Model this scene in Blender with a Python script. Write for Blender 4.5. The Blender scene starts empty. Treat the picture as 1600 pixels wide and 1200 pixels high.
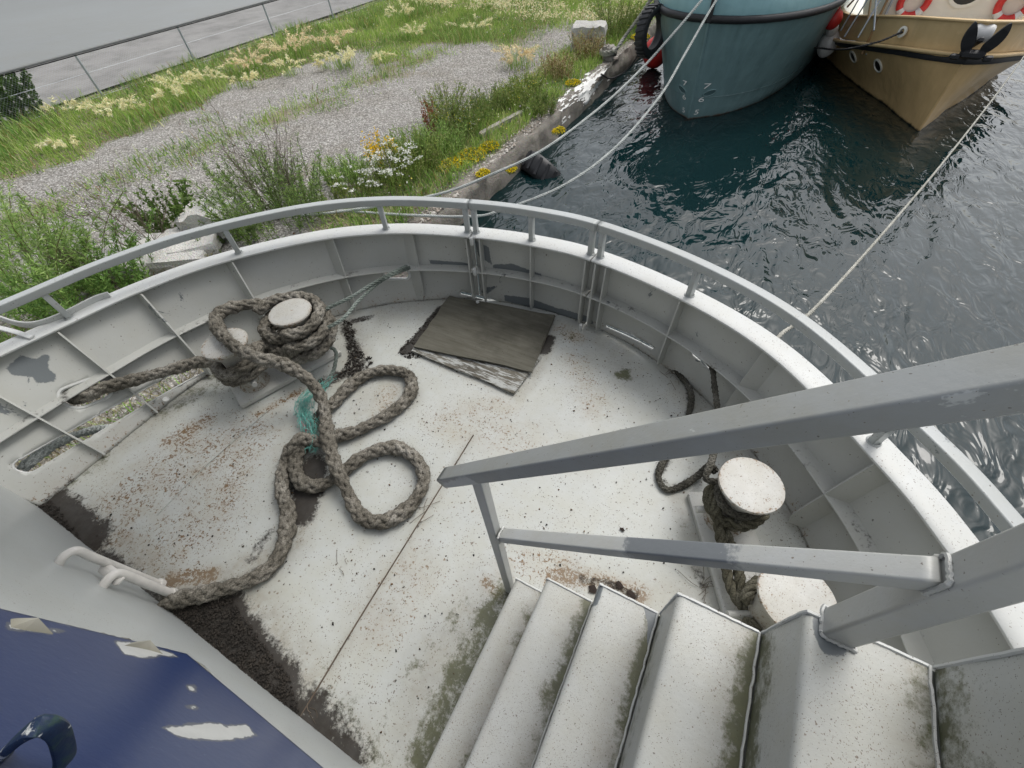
import bpy, math, random
import numpy as np
from mathutils import Vector, Matrix
random.seed(7); RNG = np.random.default_rng(11)
SC = bpy.context.scene
COL = SC.collection
# ------------------------------------------------------------------ camera
# world: Z = 0 water level, X starboard, Y towards the bow of the ship we stand on; camera above the stair
FPX = 670.0
CR = np.array([[0.887, 0.325, -0.329], [0.460, -0.699, 0.548], [-0.052, -0.637, -0.769]])
_u, _s, _vt = np.linalg.svd(CR); CR = _u @ _vt
CAMZ = 4.2
cd = bpy.data.cameras.new('camera'); cam = bpy.data.objects.new('camera', cd); COL.objects.link(cam)
cd.sensor_width = 36; cd.lens = FPX / 1600 * 36; cd.clip_start = .02; cd.clip_end = 800
m = Matrix([[CR[i][0], -CR[i][1], -CR[i][2], 0] for i in range(3)] + [[0, 0, 0, 1]])
m.translation = Vector((0, 0, CAMZ)); cam.matrix_world = m
SC.camera = cam
# ------------------------------------------------------------------ sky, sun, exposure
SUN_EL, SUN_AZ = math.radians(58), math.radians(18)
w = bpy.data.worlds.new('World'); SC.world = w; w.use_nodes = True
wt = w.node_tree; bg = wt.nodes['Background']
sky = wt.nodes.new('ShaderNodeTexSky'); sky.sky_type = 'NISHITA'; sky.sun_disc = False
sky.sun_elevation = SUN_EL; sky.sun_rotation = SUN_AZ; sky.air_density = 1.0; sky.dust_density = 4.0; sky.ozone_density = 1.0
hs = wt.nodes.new('ShaderNodeHueSaturation'); hs.inputs['Saturation'].default_value = .28
wt.links.new(sky.outputs[0], hs.inputs['Color']); wt.links.new(hs.outputs[0], bg.inputs[0]); bg.inputs[1].default_value = .15
sl = bpy.data.lights.new('sun', 'SUN'); sl.energy = .7; sl.angle = math.radians(24); sl.color = (1, .97, .92)
so = bpy.data.objects.new('sun', sl); COL.objects.link(so)
sd = Vector((math.sin(SUN_AZ) * math.cos(SUN_EL), math.cos(SUN_AZ) * math.cos(SUN_EL), math.sin(SUN_EL)))
so.rotation_euler = (-sd).to_track_quat('-Z', 'Y').to_euler()
SC.view_settings.view_transform = 'Standard'; SC.view_settings.look = 'None'
SC.view_settings.gamma = 1; SC.view_settings.exposure = .5
SC.cycles.max_bounces = 6; SC.cycles.use_denoising = True

# ------------------------------------------------------------------ helpers
def at(px, py, z):
    """world point where the sight line through photo pixel (px, py) meets the level z"""
    d = CR @ np.array([px - 800., py - 600., FPX]); t = (z - CAMZ) / d[2]
    return np.array([d[0] * t, d[1] * t, z])
def at_y(px, py, y):
    d = CR @ np.array([px - 800., py - 600., FPX]); t = y / d[1]
    return np.array([d[0] * t, y, CAMZ + d[2] * t])
def at_x(px, py, x):
    d = CR @ np.array([px - 800., py - 600., FPX]); t = x / d[0]
    return np.array([x, d[1] * t, CAMZ + d[2] * t])
def tag(o, label=None, cat=None, group=None, kind=None):
    if label: o['label'] = label
    if cat: o['category'] = cat
    if group: o['group'] = group
    if kind: o['kind'] = kind
    return o
def empty(name, loc=(0, 0, 0), parent=None):
    o = bpy.data.objects.new(name, None); COL.objects.link(o); o.location = loc; o.parent = parent; o.empty_display_size = .1
    return o
def mesh(name, V, F, mat, parent=None, smooth=False, attrs=None, col=None, sharp=None):
    me = bpy.data.meshes.new(name)
    V = np.asarray(V, dtype=np.float32).reshape(-1, 3)
    if isinstance(F, np.ndarray):
        k = F.shape[1]; nf = len(F)
        me.vertices.add(len(V)); me.vertices.foreach_set('co', V.ravel())
        me.loops.add(nf * k); me.polygons.add(nf)
        me.loops.foreach_set('vertex_index', F.astype(np.int32).ravel())
        me.polygons.foreach_set('loop_start', np.arange(nf, dtype=np.int32) * k)
        me.update(calc_edges=True); me.validate()
    else:
        me.from_pydata([tuple(map(float, v)) for v in V], [], F)
    if smooth:
        me.polygons.foreach_set('use_smooth', [True] * len(me.polygons))
        if sharp: me.set_sharp_from_angle(angle=math.radians(sharp))
    for k, a in (attrs or {}).items():
        at_ = me.attributes.new(k, 'FLOAT', 'POINT'); at_.data.foreach_set('value', np.asarray(a, dtype=np.float32))
    if col is not None:
        at_ = me.attributes.new('tint', 'FLOAT_COLOR', 'POINT')
        c = np.ones((len(V), 4), dtype=np.float32); c[:, :3] = col; at_.data.foreach_set('color', c.ravel())
    me.materials.append(mat)
    o = bpy.data.objects.new(name, me); COL.objects.link(o)
    if parent: o.parent = parent
    return o
class MB:
    def __init__(s): s.v = []; s.f = []
    def add(s, V, F):
        b = len(s.v); s.v += [tuple(map(float, p)) for p in V]; s.f += [tuple(int(i) + b for i in f) for f in F]; return s
    def box(s, c, d, rz=0, bev=0.0, M=None):
        x, y, z = [q / 2 for q in d]; b = min(bev, x * .9, y * .9, z * .9)
        if b <= 0:
            P = [(i * x, j * y, k * z) for k in (-1, 1) for (i, j) in ((-1, -1), (1, -1), (1, 1), (-1, 1))]
            F = [(3, 2, 1, 0), (4, 5, 6, 7), (0, 1, 5, 4), (1, 2, 6, 5), (2, 3, 7, 6), (3, 0, 4, 7)]
        else:
            def ring(X, Y, Z): return [(-X, -Y + b, Z), (-X + b, -Y, Z), (X - b, -Y, Z), (X, -Y + b, Z), (X, Y - b, Z), (X - b, Y, Z), (-X + b, Y, Z), (-X, Y - b, Z)]
            q = b
            P = ring(x - q, y - q, -z) + ring(x, y, -z + q) + ring(x, y, z - q) + ring(x - q, y - q, z)
            F = [tuple(range(7, -1, -1)), tuple(range(24, 32))]
            for r in range(3): F += [(r * 8 + i, r * 8 + (i + 1) % 8, r * 8 + 8 + (i + 1) % 8, r * 8 + 8 + i) for i in range(8)]
        co, si = math.cos(rz), math.sin(rz); out = []
        for p in P:
            if M is not None: v = M @ Vector(p); out.append((v.x + c[0], v.y + c[1], v.z + c[2]))
            else: out.append((p[0] * co - p[1] * si + c[0], p[0] * si + p[1] * co + c[1], p[2] + c[2]))
        return s.add(out, F)
    def sweep(s, path, prof, up=(0, 0, 1), closed=False, caps=True, scale=None):
        """profile points (side, up) swept along the path"""
        P = np.asarray(path, float); n = len(P); pr = np.asarray(prof, float); k = len(pr)
        T = np.gradient(P, axis=0) if not closed else (np.roll(P, -1, 0) - np.roll(P, 1, 0))
        T /= np.linalg.norm(T, axis=1)[:, None] + 1e-12
        U = np.tile(np.asarray(up, float), (n, 1))
        S = np.cross(T, U); S /= np.linalg.norm(S, axis=1)[:, None] + 1e-12
        U = np.cross(S, T)
        sc = np.ones(n) if scale is None else np.asarray(scale)
        V = P[:, None, :] + (S[:, None, :] * pr[None, :, :1] + U[:, None, :] * pr[None, :, 1:]) * sc[:, None, None]
        F = []
        for i in range(n if closed else n - 1):
            j = (i + 1) % n
            F += [(i * k + q, i * k + (q + 1) % k, j * k + (q + 1) % k, j * k + q) for q in range(k)]
        if caps and not closed: F += [tuple(range(k - 1, -1, -1)), tuple((n - 1) * k + q for q in range(k))]
        return s.add(V.reshape(-1, 3), F)
    def tube(s, path, r, n=8, closed=False, scale=None):
        P = np.asarray(path, float)
        V = frames_tube(P, r, n, closed, scale); N = len(P); F = []
        for i in range(N if closed else N - 1):
            j = (i + 1) % N
            F += [(i * n + q, i * n + (q + 1) % n, j * n + (q + 1) % n, j * n + q) for q in range(n)]
        if not closed: F += [tuple(range(n - 1, -1, -1)), tuple((N - 1) * n + q for q in range(n))]
        return s.add(V, F)
    def lathe(s, prof, c=(0, 0, 0), n=28, axis=None, cap=True):
        """profile (radius, height) turned about Z (or about the given axis)"""
        V = []; F = []; k = len(prof)
        M = Vector(axis).to_track_quat('Z', 'Y').to_matrix() if axis is not None else None
        for i in range(n):
            a = 2 * math.pi * i / n
            for r, h in prof:
                p = Vector((r * math.cos(a), r * math.sin(a), h))
                if M is not None: p = M @ p
                V.append((p.x + c[0], p.y + c[1], p.z + c[2]))
        for i in range(n):
            j = (i + 1) % n
            for q in range(k - 1): F.append((i * k + q, j * k + q, j * k + q + 1, i * k + q + 1))
        if cap and prof[0][0] > 1e-6: F.append(tuple(i * k for i in range(n - 1, -1, -1)))
        if cap and prof[-1][0] > 1e-6: F.append(tuple(i * k + k - 1 for i in range(n)))
        return s.add(V, F)
    def prism(s, poly, z0, z1):
        n = len(poly); V = [(p[0], p[1], z0) for p in poly] + [(p[0], p[1], z1) for p in poly]
        return s.add(V, [tuple(range(n - 1, -1, -1)), tuple(range(n, 2 * n))] + [(i, (i + 1) % n, n + (i + 1) % n, n + i) for i in range(n)])
    def build(s, name, mat, parent=None, smooth=True, sharp=38, flat=False, **kw):
        o = mesh(name, s.v, s.f, mat, parent, smooth, sharp=None if flat else sharp, **kw)
        if flat: o.modifiers.new('flat_faces', 'WEIGHTED_NORMAL').weight = 100
        return o
def frames(P, closed=False):
    """parallel-transport frames along a path"""
    n = len(P)
    T = np.gradient(P, axis=0) if not closed else (np.roll(P, -1, 0) - np.roll(P, 1, 0))
    T /= np.linalg.norm(T, axis=1)[:, None] + 1e-12
    A = np.zeros_like(P); ref = np.array([0, 0, 1.]) if abs(T[0][2]) < .9 else np.array([1., 0, 0])
    a = np.cross(T[0], ref); A[0] = a / np.linalg.norm(a)
    for i in range(1, n):
        a = A[i - 1] - (A[i - 1] @ T[i]) * T[i]; A[i] = a / (np.linalg.norm(a) + 1e-12)
    return T, A, np.cross(T, A)
def frames_tube(P, r, n, closed=False, scale=None):
    T, A, B = frames(P, closed); an = np.arange(n) * 2 * math.pi / n
    sc = np.ones(len(P)) if scale is None else np.asarray(scale, float)
    V = P[:, None, :] + r * sc[:, None, None] * (A[:, None, :] * np.cos(an)[None, :, None] + B[:, None, :] * np.sin(an)[None, :, None])
    return V.reshape(-1, 3)
def spline(pts, step=.02):
    """Catmull-Rom through the points, resampled at an even step"""
    P = np.asarray(pts, float); P = np.vstack([2 * P[0] - P[1], P, 2 * P[-1] - P[-2]]); out = []
    for i in range(1, len(P) - 2):
        t = np.linspace(0, 1, 24, endpoint=False)[:, None]
        p0, p1, p2, p3 = P[i - 1], P[i], P[i + 1], P[i + 2]
        out.append(.5 * ((2 * p1) + (-p0 + p2) * t + (2 * p0 - 5 * p1 + 4 * p2 - p3) * t ** 2 + (-p0 + 3 * p1 - 3 * p2 + p3) * t ** 3))
    Q = np.vstack(out + [P[-2][None]])
    L = np.r_[0, np.cumsum(np.linalg.norm(np.diff(Q, axis=0), axis=1))]
    s = np.linspace(0, L[-1], max(2, int(L[-1] / step)))
    return np.stack([np.interp(s, L, Q[:, k]) for k in range(Q.shape[1])], 1)
def rrect(w, h, r, n=3):
    out = []
    for cx, cy, a0 in ((w / 2 - r, h / 2 - r, 0), (-w / 2 + r, h / 2 - r, 90), (-w / 2 + r, -h / 2 + r, 180), (w / 2 - r, -h / 2 + r, 270)):
        for i in range(n + 1):
            a = math.radians(a0 + 90 * i / n); out.append((cx + r * math.cos(a), cy + r * math.sin(a)))
    return out
def copy_tree(o, parent=None):
    c = o.copy(); COL.objects.link(c); c.parent = parent
    for ch in list(o.children): copy_tree(ch, c)
    return c
_T = RNG.random((64, 64))
def vnoise(x, y, sc=1.0):
    x = np.asarray(x) * sc; y = np.asarray(y) * sc
    xi = np.floor(x).astype(int); yi = np.floor(y).astype(int); fx = x - xi; fy = y - yi
    fx = fx * fx * (3 - 2 * fx); fy = fy * fy * (3 - 2 * fy); g = lambda a, b: _T[a % 64, b % 64]
    return (g(xi, yi) * (1 - fx) + g(xi + 1, yi) * fx) * (1 - fy) + (g(xi, yi + 1) * (1 - fx) + g(xi + 1, yi + 1) * fx) * fy
def fbm(x, y, sc=1.0): return (vnoise(x, y, sc) + .5 * vnoise(np.asarray(x) + 9.1, y, sc * 2.1) + .25 * vnoise(x, np.asarray(y) + 5.3, sc * 4.3)) / 1.75
def dist_poly(P, pts):
    """distance of the 2D points P to a polyline"""
    P = np.asarray(P, float)[:, :2]; d = np.full(len(P), 1e9); pts = np.asarray(pts, float)[:, :2]
    if len(pts) == 1: return np.linalg.norm(P - pts[0], axis=1)
    for a, b in zip(pts[:-1], pts[1:]):
        ab = b - a; t = np.clip(((P - a) @ ab) / (ab @ ab + 1e-12), 0, 1)
        d = np.minimum(d, np.linalg.norm(P - a - t[:, None] * ab, axis=1))
    return d
def inside(P, poly):
    P = np.asarray(P)[:, :2]; poly = np.asarray(poly)[:, :2]; r = np.zeros(len(P), bool); j = len(poly) - 1
    for i in range(len(poly)):
        a, b = poly[i], poly[j]
        c = ((a[1] > P[:, 1]) != (b[1] > P[:, 1])) & (P[:, 0] < (b[0] - a[0]) * (P[:, 1] - a[1]) / (b[1] - a[1] + 1e-12) + a[0])
        r ^= c; j = i
    return r
def area(P, poly, soft):
    """1 inside the polygon, falling to 0 over the soft width"""
    d = dist_poly(P, list(poly) + [poly[0]]); return np.where(inside(P, poly), np.clip(.5 + d / soft / 2, 0, 1), np.clip(.5 - d / soft / 2, 0, 1))

# ------------------------------------------------------------------ materials
class NT:
    def __init__(s, name):
        s.m = bpy.data.materials.new(name); s.m.use_nodes = True; s.t = s.m.node_tree
        s.b = s.t.nodes['Principled BSDF']; s.out = s.t.nodes['Material Output']
        s.geo = s.n('ShaderNodeNewGeometry').outputs['Position']; s.obj = s.n('ShaderNodeTexCoord').outputs['Object']
    def n(s, typ, **kw):
        x = s.t.nodes.new(typ)
        for k, v in kw.items(): setattr(x, k, v)
        return x
    def set(s, sock, v):
        if isinstance(v, bpy.types.NodeSocket): s.t.links.new(v, sock)
        elif isinstance(v, (tuple, list)) and len(v) == 3 and sock.type == 'RGBA': sock.default_value = (*v, 1)
        else: sock.default_value = v
    def noise(s, sc, det=4, ro=.6, vec=None, dist=0):
        x = s.n('ShaderNodeTexNoise'); x.inputs['Scale'].default_value = sc; x.inputs['Detail'].default_value = det
        x.inputs['Roughness'].default_value = ro; x.inputs['Distortion'].default_value = dist
        s.set(x.inputs['Vector'], vec if vec is not None else s.obj); return x.outputs[0]
    def voro(s, sc, vec=None, feat='F1', rnd=1):
        x = s.n('ShaderNodeTexVoronoi', feature=feat); x.inputs['Scale'].default_value = sc
        if 'Randomness' in x.inputs: x.inputs['Randomness'].default_value = rnd
        s.set(x.inputs['Vector'], vec if vec is not None else s.obj); return x
    def math(s, op, a, b=0, c=0, clamp=False):
        x = s.n('ShaderNodeMath', operation=op); x.use_clamp = clamp
        s.set(x.inputs[0], a); s.set(x.inputs[1], b); s.set(x.inputs[2], c); return x.outputs[0]
    def ramp(s, f, stops, interp='LINEAR'):
        x = s.n('ShaderNodeValToRGB'); x.color_ramp.interpolation = interp; e = x.color_ramp.elements
        while len(e) < len(stops): e.new(.5)
        for q, (p, c) in zip(e, stops): q.position = p; q.color = (*c, 1) if isinstance(c, (tuple, list)) else (c, c, c, 1)
        s.set(x.inputs[0], f); return x.outputs[0]
    def mix(s, f, a, b, blend='MIX'):
        x = s.n('ShaderNodeMix', data_type='RGBA', blend_type=blend); s.set(x.inputs[0], f); s.set(x.inputs[6], a); s.set(x.inputs[7], b); return x.outputs[2]
    def attr(s, name, color=False):
        x = s.n('ShaderNodeAttribute'); x.attribute_name = name; return x.outputs['Color' if color else 'Fac']
    def mapv(s, scale=(1, 1, 1), rot=(0, 0, 0), vec=None):
        x = s.n('ShaderNodeMapping'); x.inputs['Scale'].default_value = scale; x.inputs['Rotation'].default_value = rot
        s.set(x.inputs[0], vec if vec is not None else s.obj); return x.outputs[0]
    def bump(s, h, st=.3, d=.01):
        x = s.n('ShaderNodeBump'); x.inputs['Strength'].default_value = st; x.inputs['Distance'].default_value = d
        s.set(x.inputs['Height'], h); s.t.links.new(x.outputs[0], s.b.inputs['Normal']); return x
    def fin(s, col=None, rough=None, metal=None, spec=None):
        if col is not None: s.set(s.b.inputs['Base Color'], col)
        if rough is not None: s.set(s.b.inputs['Roughness'], rough)
        if metal is not None: s.set(s.b.inputs['Metallic'], metal)
        if spec is not None: s.set(s.b.inputs['Specular IOR Level'], spec)
        return s.m
def paint(name, base, rough=.42, specks=.35, chips=0.0, chipcol=(.13, .145, .15), grime=.35, ss=1.0):
    """weathered ship paint; the attributes dirt, moss, rust and primer mark stains that have a place of their own"""
    t = NT(name); base = tuple(base)
    dk = tuple(c * .8 for c in base); warm = (base[0] * .80, base[1] * .76, base[2] * .66)
    col = t.mix(t.noise(2.2, 5, .6), base, dk)
    gm = t.math('MULTIPLY', t.ramp(t.noise(5, 7, .72), [(.40, 0), (.72, 1)]), grime)
    col = t.mix(gm, col, warm)
    if chips > 0:
        col = t.mix(t.ramp(t.noise(3.1, 8, .7, dist=.4), [(.70 - chips, 0), (.715 - chips, 1)]), col, chipcol)
    wv = t.n('ShaderNodeTexNoise'); wv.inputs['Scale'].default_value = 55 * ss; t.set(wv.inputs['Vector'], t.obj)
    vm = t.n('ShaderNodeVectorMath', operation='MULTIPLY_ADD'); t.set(vm.inputs[0], wv.outputs['Color']); vm.inputs[1].default_value = (.022 / ss,) * 3; t.set(vm.inputs[2], t.obj); wvec = vm.outputs[0]
    for sc, thr, dens in ((48 * ss, .26, .30), (130 * ss, .38, .42)):
        v = t.voro(sc, wvec); sep = t.n('ShaderNodeSeparateColor'); t.set(sep.inputs[0], v.outputs['Color'])
        size = t.math('MULTIPLY', sep.outputs[0], thr); a = t.math('LESS_THAN', v.outputs['Distance'], size)
        big = t.math('MULTIPLY', t.ramp(t.noise(1.7, 3, .6), [(.38, .12), (.66, 1)]), specks * dens / .35)
        a = t.math('MULTIPLY', a, t.math('LESS_THAN', sep.outputs[1], t.math('ADD', big, t.math('MULTIPLY', t.attr('speck'), .5))))
        col = t.mix(t.math('MULTIPLY', a, .72), col, t.mix(sep.outputs[2], (.06, .05, .04), (.14, .085, .045)))
    n12 = t.math('SUBTRACT', t.noise(13, 6, .75), .5); n40 = t.math('SUBTRACT', t.noise(60, 4, .75), .5)
    def mask(attr, nz, amp, gain): return t.math('MULTIPLY', t.math('SUBTRACT', t.math('ADD', t.attr(attr), t.math('MULTIPLY', nz, amp)), .5), gain, clamp=True)
    rm = mask('rust', t.math('ADD', n40, t.math('MULTIPLY', n12, .5)), 3.4, 4); gate = t.math('GREATER_THAN', t.attr('rust'), .02); rm = t.math('MULTIPLY', rm, gate)
    col = t.mix(t.math('MULTIPLY', t.math('MULTIPLY', t.attr('rust'), 1.1, clamp=True), t.ramp(t.noise(9, 5, .7), [(.40, 0), (.66, .8)])), col, (.30, .22, .13))
    col = t.mix(t.math('MULTIPLY', rm, .95), col, t.mix(t.noise(60, 3), (.065, .032, .010), (.20, .105, .030)))
    gr = t.math('MULTIPLY', t.attr('grime'), t.ramp(t.noise(16, 6, .75), [(.30, .25), (.68, 1)]))
    col = t.mix(t.math('MULTIPLY', gr, .8, clamp=True), col, t.mix(t.noise(5, 4), (.17, .155, .12), (.27, .235, .175)))
    mg = t.math('MULTIPLY', mask('moss', t.math('ADD', n12, t.math('MULTIPLY', n40, .5)), 2.4, 2.0), t.math('GREATER_THAN', t.attr('moss'), .02))
    col = t.mix(t.math('MULTIPLY', mg, .9), col, t.mix(t.noise(30, 4), (.032, .036, .011), (.095, .098, .034)))
    dm = t.math('MULTIPLY', mask('dirt', t.math('ADD', n12, t.math('MULTIPLY', n40, .6)), 1.8, 2.6), t.math('GREATER_THAN', t.attr('dirt'), .02))
    col = t.mix(t.math('MULTIPLY', dm, .96), col, t.mix(t.noise(25, 5), (.008, .0065, .005), (.030, .023, .017)))
    pm = mask('primer', t.math('ADD', t.math('MULTIPLY', n12, .6), t.math('MULTIPLY', n40, .4)), 1.0, 8)
    col = t.mix(pm, col, chipcol)
    rg = t.mix(dm, (rough,) * 3, t.ramp(t.noise(9, 4), [(.4, .6), (.65, .95)]))
    h = t.math('ADD', t.math('MULTIPLY', t.noise(90, 3), .25), t.math('ADD', t.math('MULTIPLY', t.noise(6, 3), .6), t.math('MULTIPLY', dm, 1.2)))
    t.bump(h, .35, .006)
    return t.fin(col, rg)
def simple(name, col, rough=.5, var=.25, sc=8, metal=0, bump=.15, sc2=None, spec=None):
    t = NT(name); c2 = tuple(c * (1 - var) for c in col); c3 = tuple(min(1, c * (1 + var * .6)) for c in col)
    n = t.noise(sc, 6, .65); t.bump(t.noise(sc2 or sc * 5, 4), bump, .004)
    return t.fin(t.ramp(n, [(.25, c2), (.5, col), (.78, c3)]), rough, metal, spec)
def ropemat(name, a, b, c):
    t = NT(name); n = t.noise(7, 6, .7); col = t.ramp(n, [(.25, a), (.5, b), (.75, c)])
    col = t.mix(t.math('MULTIPLY', t.ramp(t.noise(160, 3, .7), [(.38, 1), (.62, 0)]), .7), col, tuple(q * .35 for q in a))
    t.bump(t.noise(260, 3, .7), .7, .003); return t.fin(col, .95, spec=.1)
M = {}
M['deck'] = paint('deck_paint', (.50, .52, .495), .48, .55, 0, grime=.6)
M['shell'] = paint('bulwark_paint', (.46, .468, .44), .42, .12, .05, (.13, .145, .15), .3)
M['cap'] = paint('cap_paint', (.60, .615, .60), .40, .40, 0, ss=1.5)
M['rail'] = paint('rail_paint', (.43, .455, .45), .38, .14, .05, (.17, .19, .195))
M['grey'] = paint('grey_handrail_paint', (.30, .315, .31), .42, .12, .05, (.44, .455, .44), .8, ss=2.6)
M['ledge'] = paint('ledge_paint', (.20, .212, .208), .5, .05, 0, grime=.5, ss=3)
M['midrail'] = paint('handrail_paint', (.47, .485, .475), .40, .12, .0, (.17, .185, .195), .6, ss=2.6)
M['stair'] = paint('stair_paint', (.48, .495, .47), .42, .85, 0, grime=.6, ss=2.6)
M['wall'] = paint('deckhouse_paint', (.47, .495, .49), .33, .10, 0, grime=.25, ss=1.6)
M['bollard'] = paint('bollard_paint', (.52, .525, .50), .42, .50, 0, grime=.6, ss=1.6)
def bluepaint():
    t = NT('blue_door_paint')
    col = t.mix(t.noise(2.5, 4), (.012, .028, .105), (.020, .042, .13))
    mv = t.mapv((9, 1, 3)); n = t.noise(5, 7, .72, vec=mv)
    col = t.mix(t.ramp(n, [(.66, 0), (.71, .8)]), col, (.20, .23, .30))
    pm = t.math('MULTIPLY', t.math('SUBTRACT', t.math('ADD', t.attr('primer'), t.math('MULTIPLY', t.math('SUBTRACT', t.noise(26, 7, .75), .5), .7)), .5), 40, clamp=True)
    rimx = t.math('MULTIPLY', t.math('SUBTRACT', t.math('ADD', t.attr('primer'), t.math('MULTIPLY', t.math('SUBTRACT', t.noise(26, 7, .75), .5), .7)), .36), 40, clamp=True)
    col = t.mix(t.math('MULTIPLY', rimx, .8), col, (.10, .11, .13)); col = t.mix(pm, col, t.mix(t.noise(14, 5), (.42, .43, .42), (.60, .61, .60))); t.bump(t.math('SUBTRACT', t.noise(30, 3), pm), .25, .003)
    return t.fin(col, .30, spec=.35)
M['blue'] = bluepaint()
M['rope'] = ropemat('old_hawser_rope', (.075, .067, .052), (.24, .222, .185), (.50, .475, .42))
M['ropedark'] = ropemat('dark_braided_rope', (.045, .043, .036), (.12, .115, .095), (.26, .25, .22))
M['ropeolive'] = ropemat('olive_rope', (.05, .047, .033), (.13, .122, .088), (.27, .255, .20))
M['ropegreen'] = ropemat('pale_green_rope', (.10, .115, .10), (.24, .28, .25), (.45, .50, .46))
M['ropewhite'] = ropemat('white_mooring_rope', (.42, .45, .42), (.62, .65, .62), (.78, .80, .76))
M['ropecream'] = ropemat('cream_mooring_rope', (.36, .35, .30), (.55, .54, .48), (.70, .69, .63))
M['black'] = simple('black_rubber', (.018, .018, .02), .55, .4, 5, bump=.3)
M['tyre'] = simple('tyre_rubber', (.016, .017, .019), .5, .5, 6, bump=.4, sc2=50)
M['twine'] = simple('teal_twine', (.16, .46, .40), .6, .35, 20)
M['twinepink'] = simple('pink_twine', (.45, .10, .14), .6, .3, 20)
M['galv'] = simple('galvanised_steel', (.36, .39, .42), .45, .2, 10, .3)
M['red'] = simple('red_buoy', (.62, .035, .03), .4, .25, 4)
M['whiteplastic'] = simple('white_fender', (.72, .71, .68), .45, .18, 5)
M['cream'] = simple('cream_cabin_paint', (.80, .76, .66), .4, .06, 3)
M['winglass'] = simple('dark_glass', (.012, .014, .014), .35, .2, 3, bump=.02)
M['wood'] = simple('varnished_wood', (.34, .21, .10), .45, .3, 8)
M['steel'] = simple('painted_pipe', (.62, .60, .56), .4, .25, 9)
def concrete(name, base, moss=.3, shell=0.0):
    t = NT(name); n = t.noise(1.6, 8, .7)
    col = t.ramp(n, [(.25, tuple(c * .55 for c in base)), (.5, base), (.75, tuple(min(1, c * 1.3) for c in base))])
    col = t.mix(t.math('MULTIPLY', t.ramp(t.noise(6, 6, .7), [(.5, 0), (.7, 1)]), moss), col, (.06, .065, .03))
    v = t.voro(38); col = t.mix(t.math('MULTIPLY', t.math('LESS_THAN', v.outputs['Distance'], .34), .35 + shell), col, v.outputs['Color'], 'SOFT_LIGHT')
    t.bump(t.math('ADD', t.noise(14, 8, .7), t.math('MULTIPLY', v.outputs['Distance'], .5)), .8, .03); return t.fin(col, .92, spec=.2)
M['concrete'] = concrete('weathered_concrete', (.215, .20, .175), .45)
M['palerock'] = concrete('pale_concrete', (.50, .49, .46), .12)
M['whitestain'] = simple('white_lime_paint', (.78, .78, .75), .8, .12, 9, bump=.5)
M['timber'] = simple('grey_timber', (.30, .28, .25), .85, .35, 6, bump=.5)
def groundmat():
    t = NT('gravel_ground'); g = t.geo
    v = t.voro(24, g); v2 = t.voro(58, g)
    sep = t.n('ShaderNodeSeparateColor'); t.set(sep.inputs[0], v.outputs['Color']); sp2 = t.n('ShaderNodeSeparateColor'); t.set(sp2.inputs[0], v2.outputs['Color'])
    c1 = t.ramp(sep.outputs[0], [(0, (.15, .146, .14)), (.35, (.33, .322, .312)), (.75, (.50, .49, .475)), (1, (.76, .75, .73))])
    c2 = t.ramp(sp2.outputs[0], [(0, (.14, .136, .13)), (.5, (.38, .372, .36)), (1, (.70, .69, .67))])
    col = t.mix(.5, c1, c2)
    col = t.mix(t.ramp(v.outputs['Distance'], [(.34, 0), (.7, .6)]), col, (.12, .11, .095))
    col = t.mix(t.ramp(t.noise(.9, 5, .6, g), [(.45, 0), (.72, .45)]), col, t.mix(1, col, (.66, .62, .54), 'MULTIPLY'))
    col = t.mix(t.ramp(t.noise(3.5, 5, .7, g), [(.52, 0), (.74, .6)]), col, t.mix(1, col, (.50, .48, .44), 'MULTIPLY'))
    soil = t.ramp(t.math('ADD', t.noise(.55, 6, .65, g), t.math('MULTIPLY', t.attr('soil'), .5)), [(.62, 0), (.82, .85)])
    col = t.mix(1, col, (1.0, .985, .95), 'MULTIPLY'); col = t.mix(soil, col, t.mix(t.noise(6, 5, .6, g), (.17, .14, .085), (.30, .26, .17)))
    t.bump(t.math('ADD', t.math('MULTIPLY', v.outputs['Distance'], -1), t.math('MULTIPLY', v2.outputs['Distance'], -.5)), .9, .03)
    return t.fin(col, .95, spec=.2)
M['gravel'] = groundmat()
def watermat():
    t = NT('harbour_water'); g = t.geo
    m1 = t.mapv((1, .5, 1), (0, 0, math.radians(-58)), g)
    h = t.math('ADD', t.math('MULTIPLY', t.noise(1.2, 2, .5, m1, .8), 1.0), t.math('MULTIPLY', t.noise(3.8, 2, .5, m1, 1.4), .30))
    h = t.math('ADD', h, t.math('MULTIPLY', t.noise(9, 1, .5, m1, .6), .022))
    h = t.math('MULTIPLY', h, t.ramp(t.noise(.22, 2, .5, g), [(.35, .72), (.65, 1.1)]))
    t.bump(h, 1.0, .125)
    t.b.inputs['IOR'].default_value = 1.42
    return t.fin(t.mix(t.noise(.25, 3, .5, g), (.002, .012, .014), (.003, .017, .018)), .02)
M['water'] = watermat()
def foliage(name, trans=.35):
    t = NT(name); c = t.attr('tint', True); t.fin(c, .65, spec=.25)
    tr = t.n('ShaderNodeBsdfTranslucent'); t.set(tr.inputs[0], c); mx = t.n('ShaderNodeMixShader'); mx.inputs[0].default_value = trans
    t.t.links.new(t.b.outputs[0], mx.inputs[1]); t.t.links.new(tr.outputs[0], mx.inputs[2]); t.t.links.new(mx.outputs[0], t.out.inputs[0]); return t.m
M['leaf'] = foliage('foliage')
M['twig'] = simple('bare_twig_bark', (.11, .085, .06), .85, .3, 12)
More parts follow.
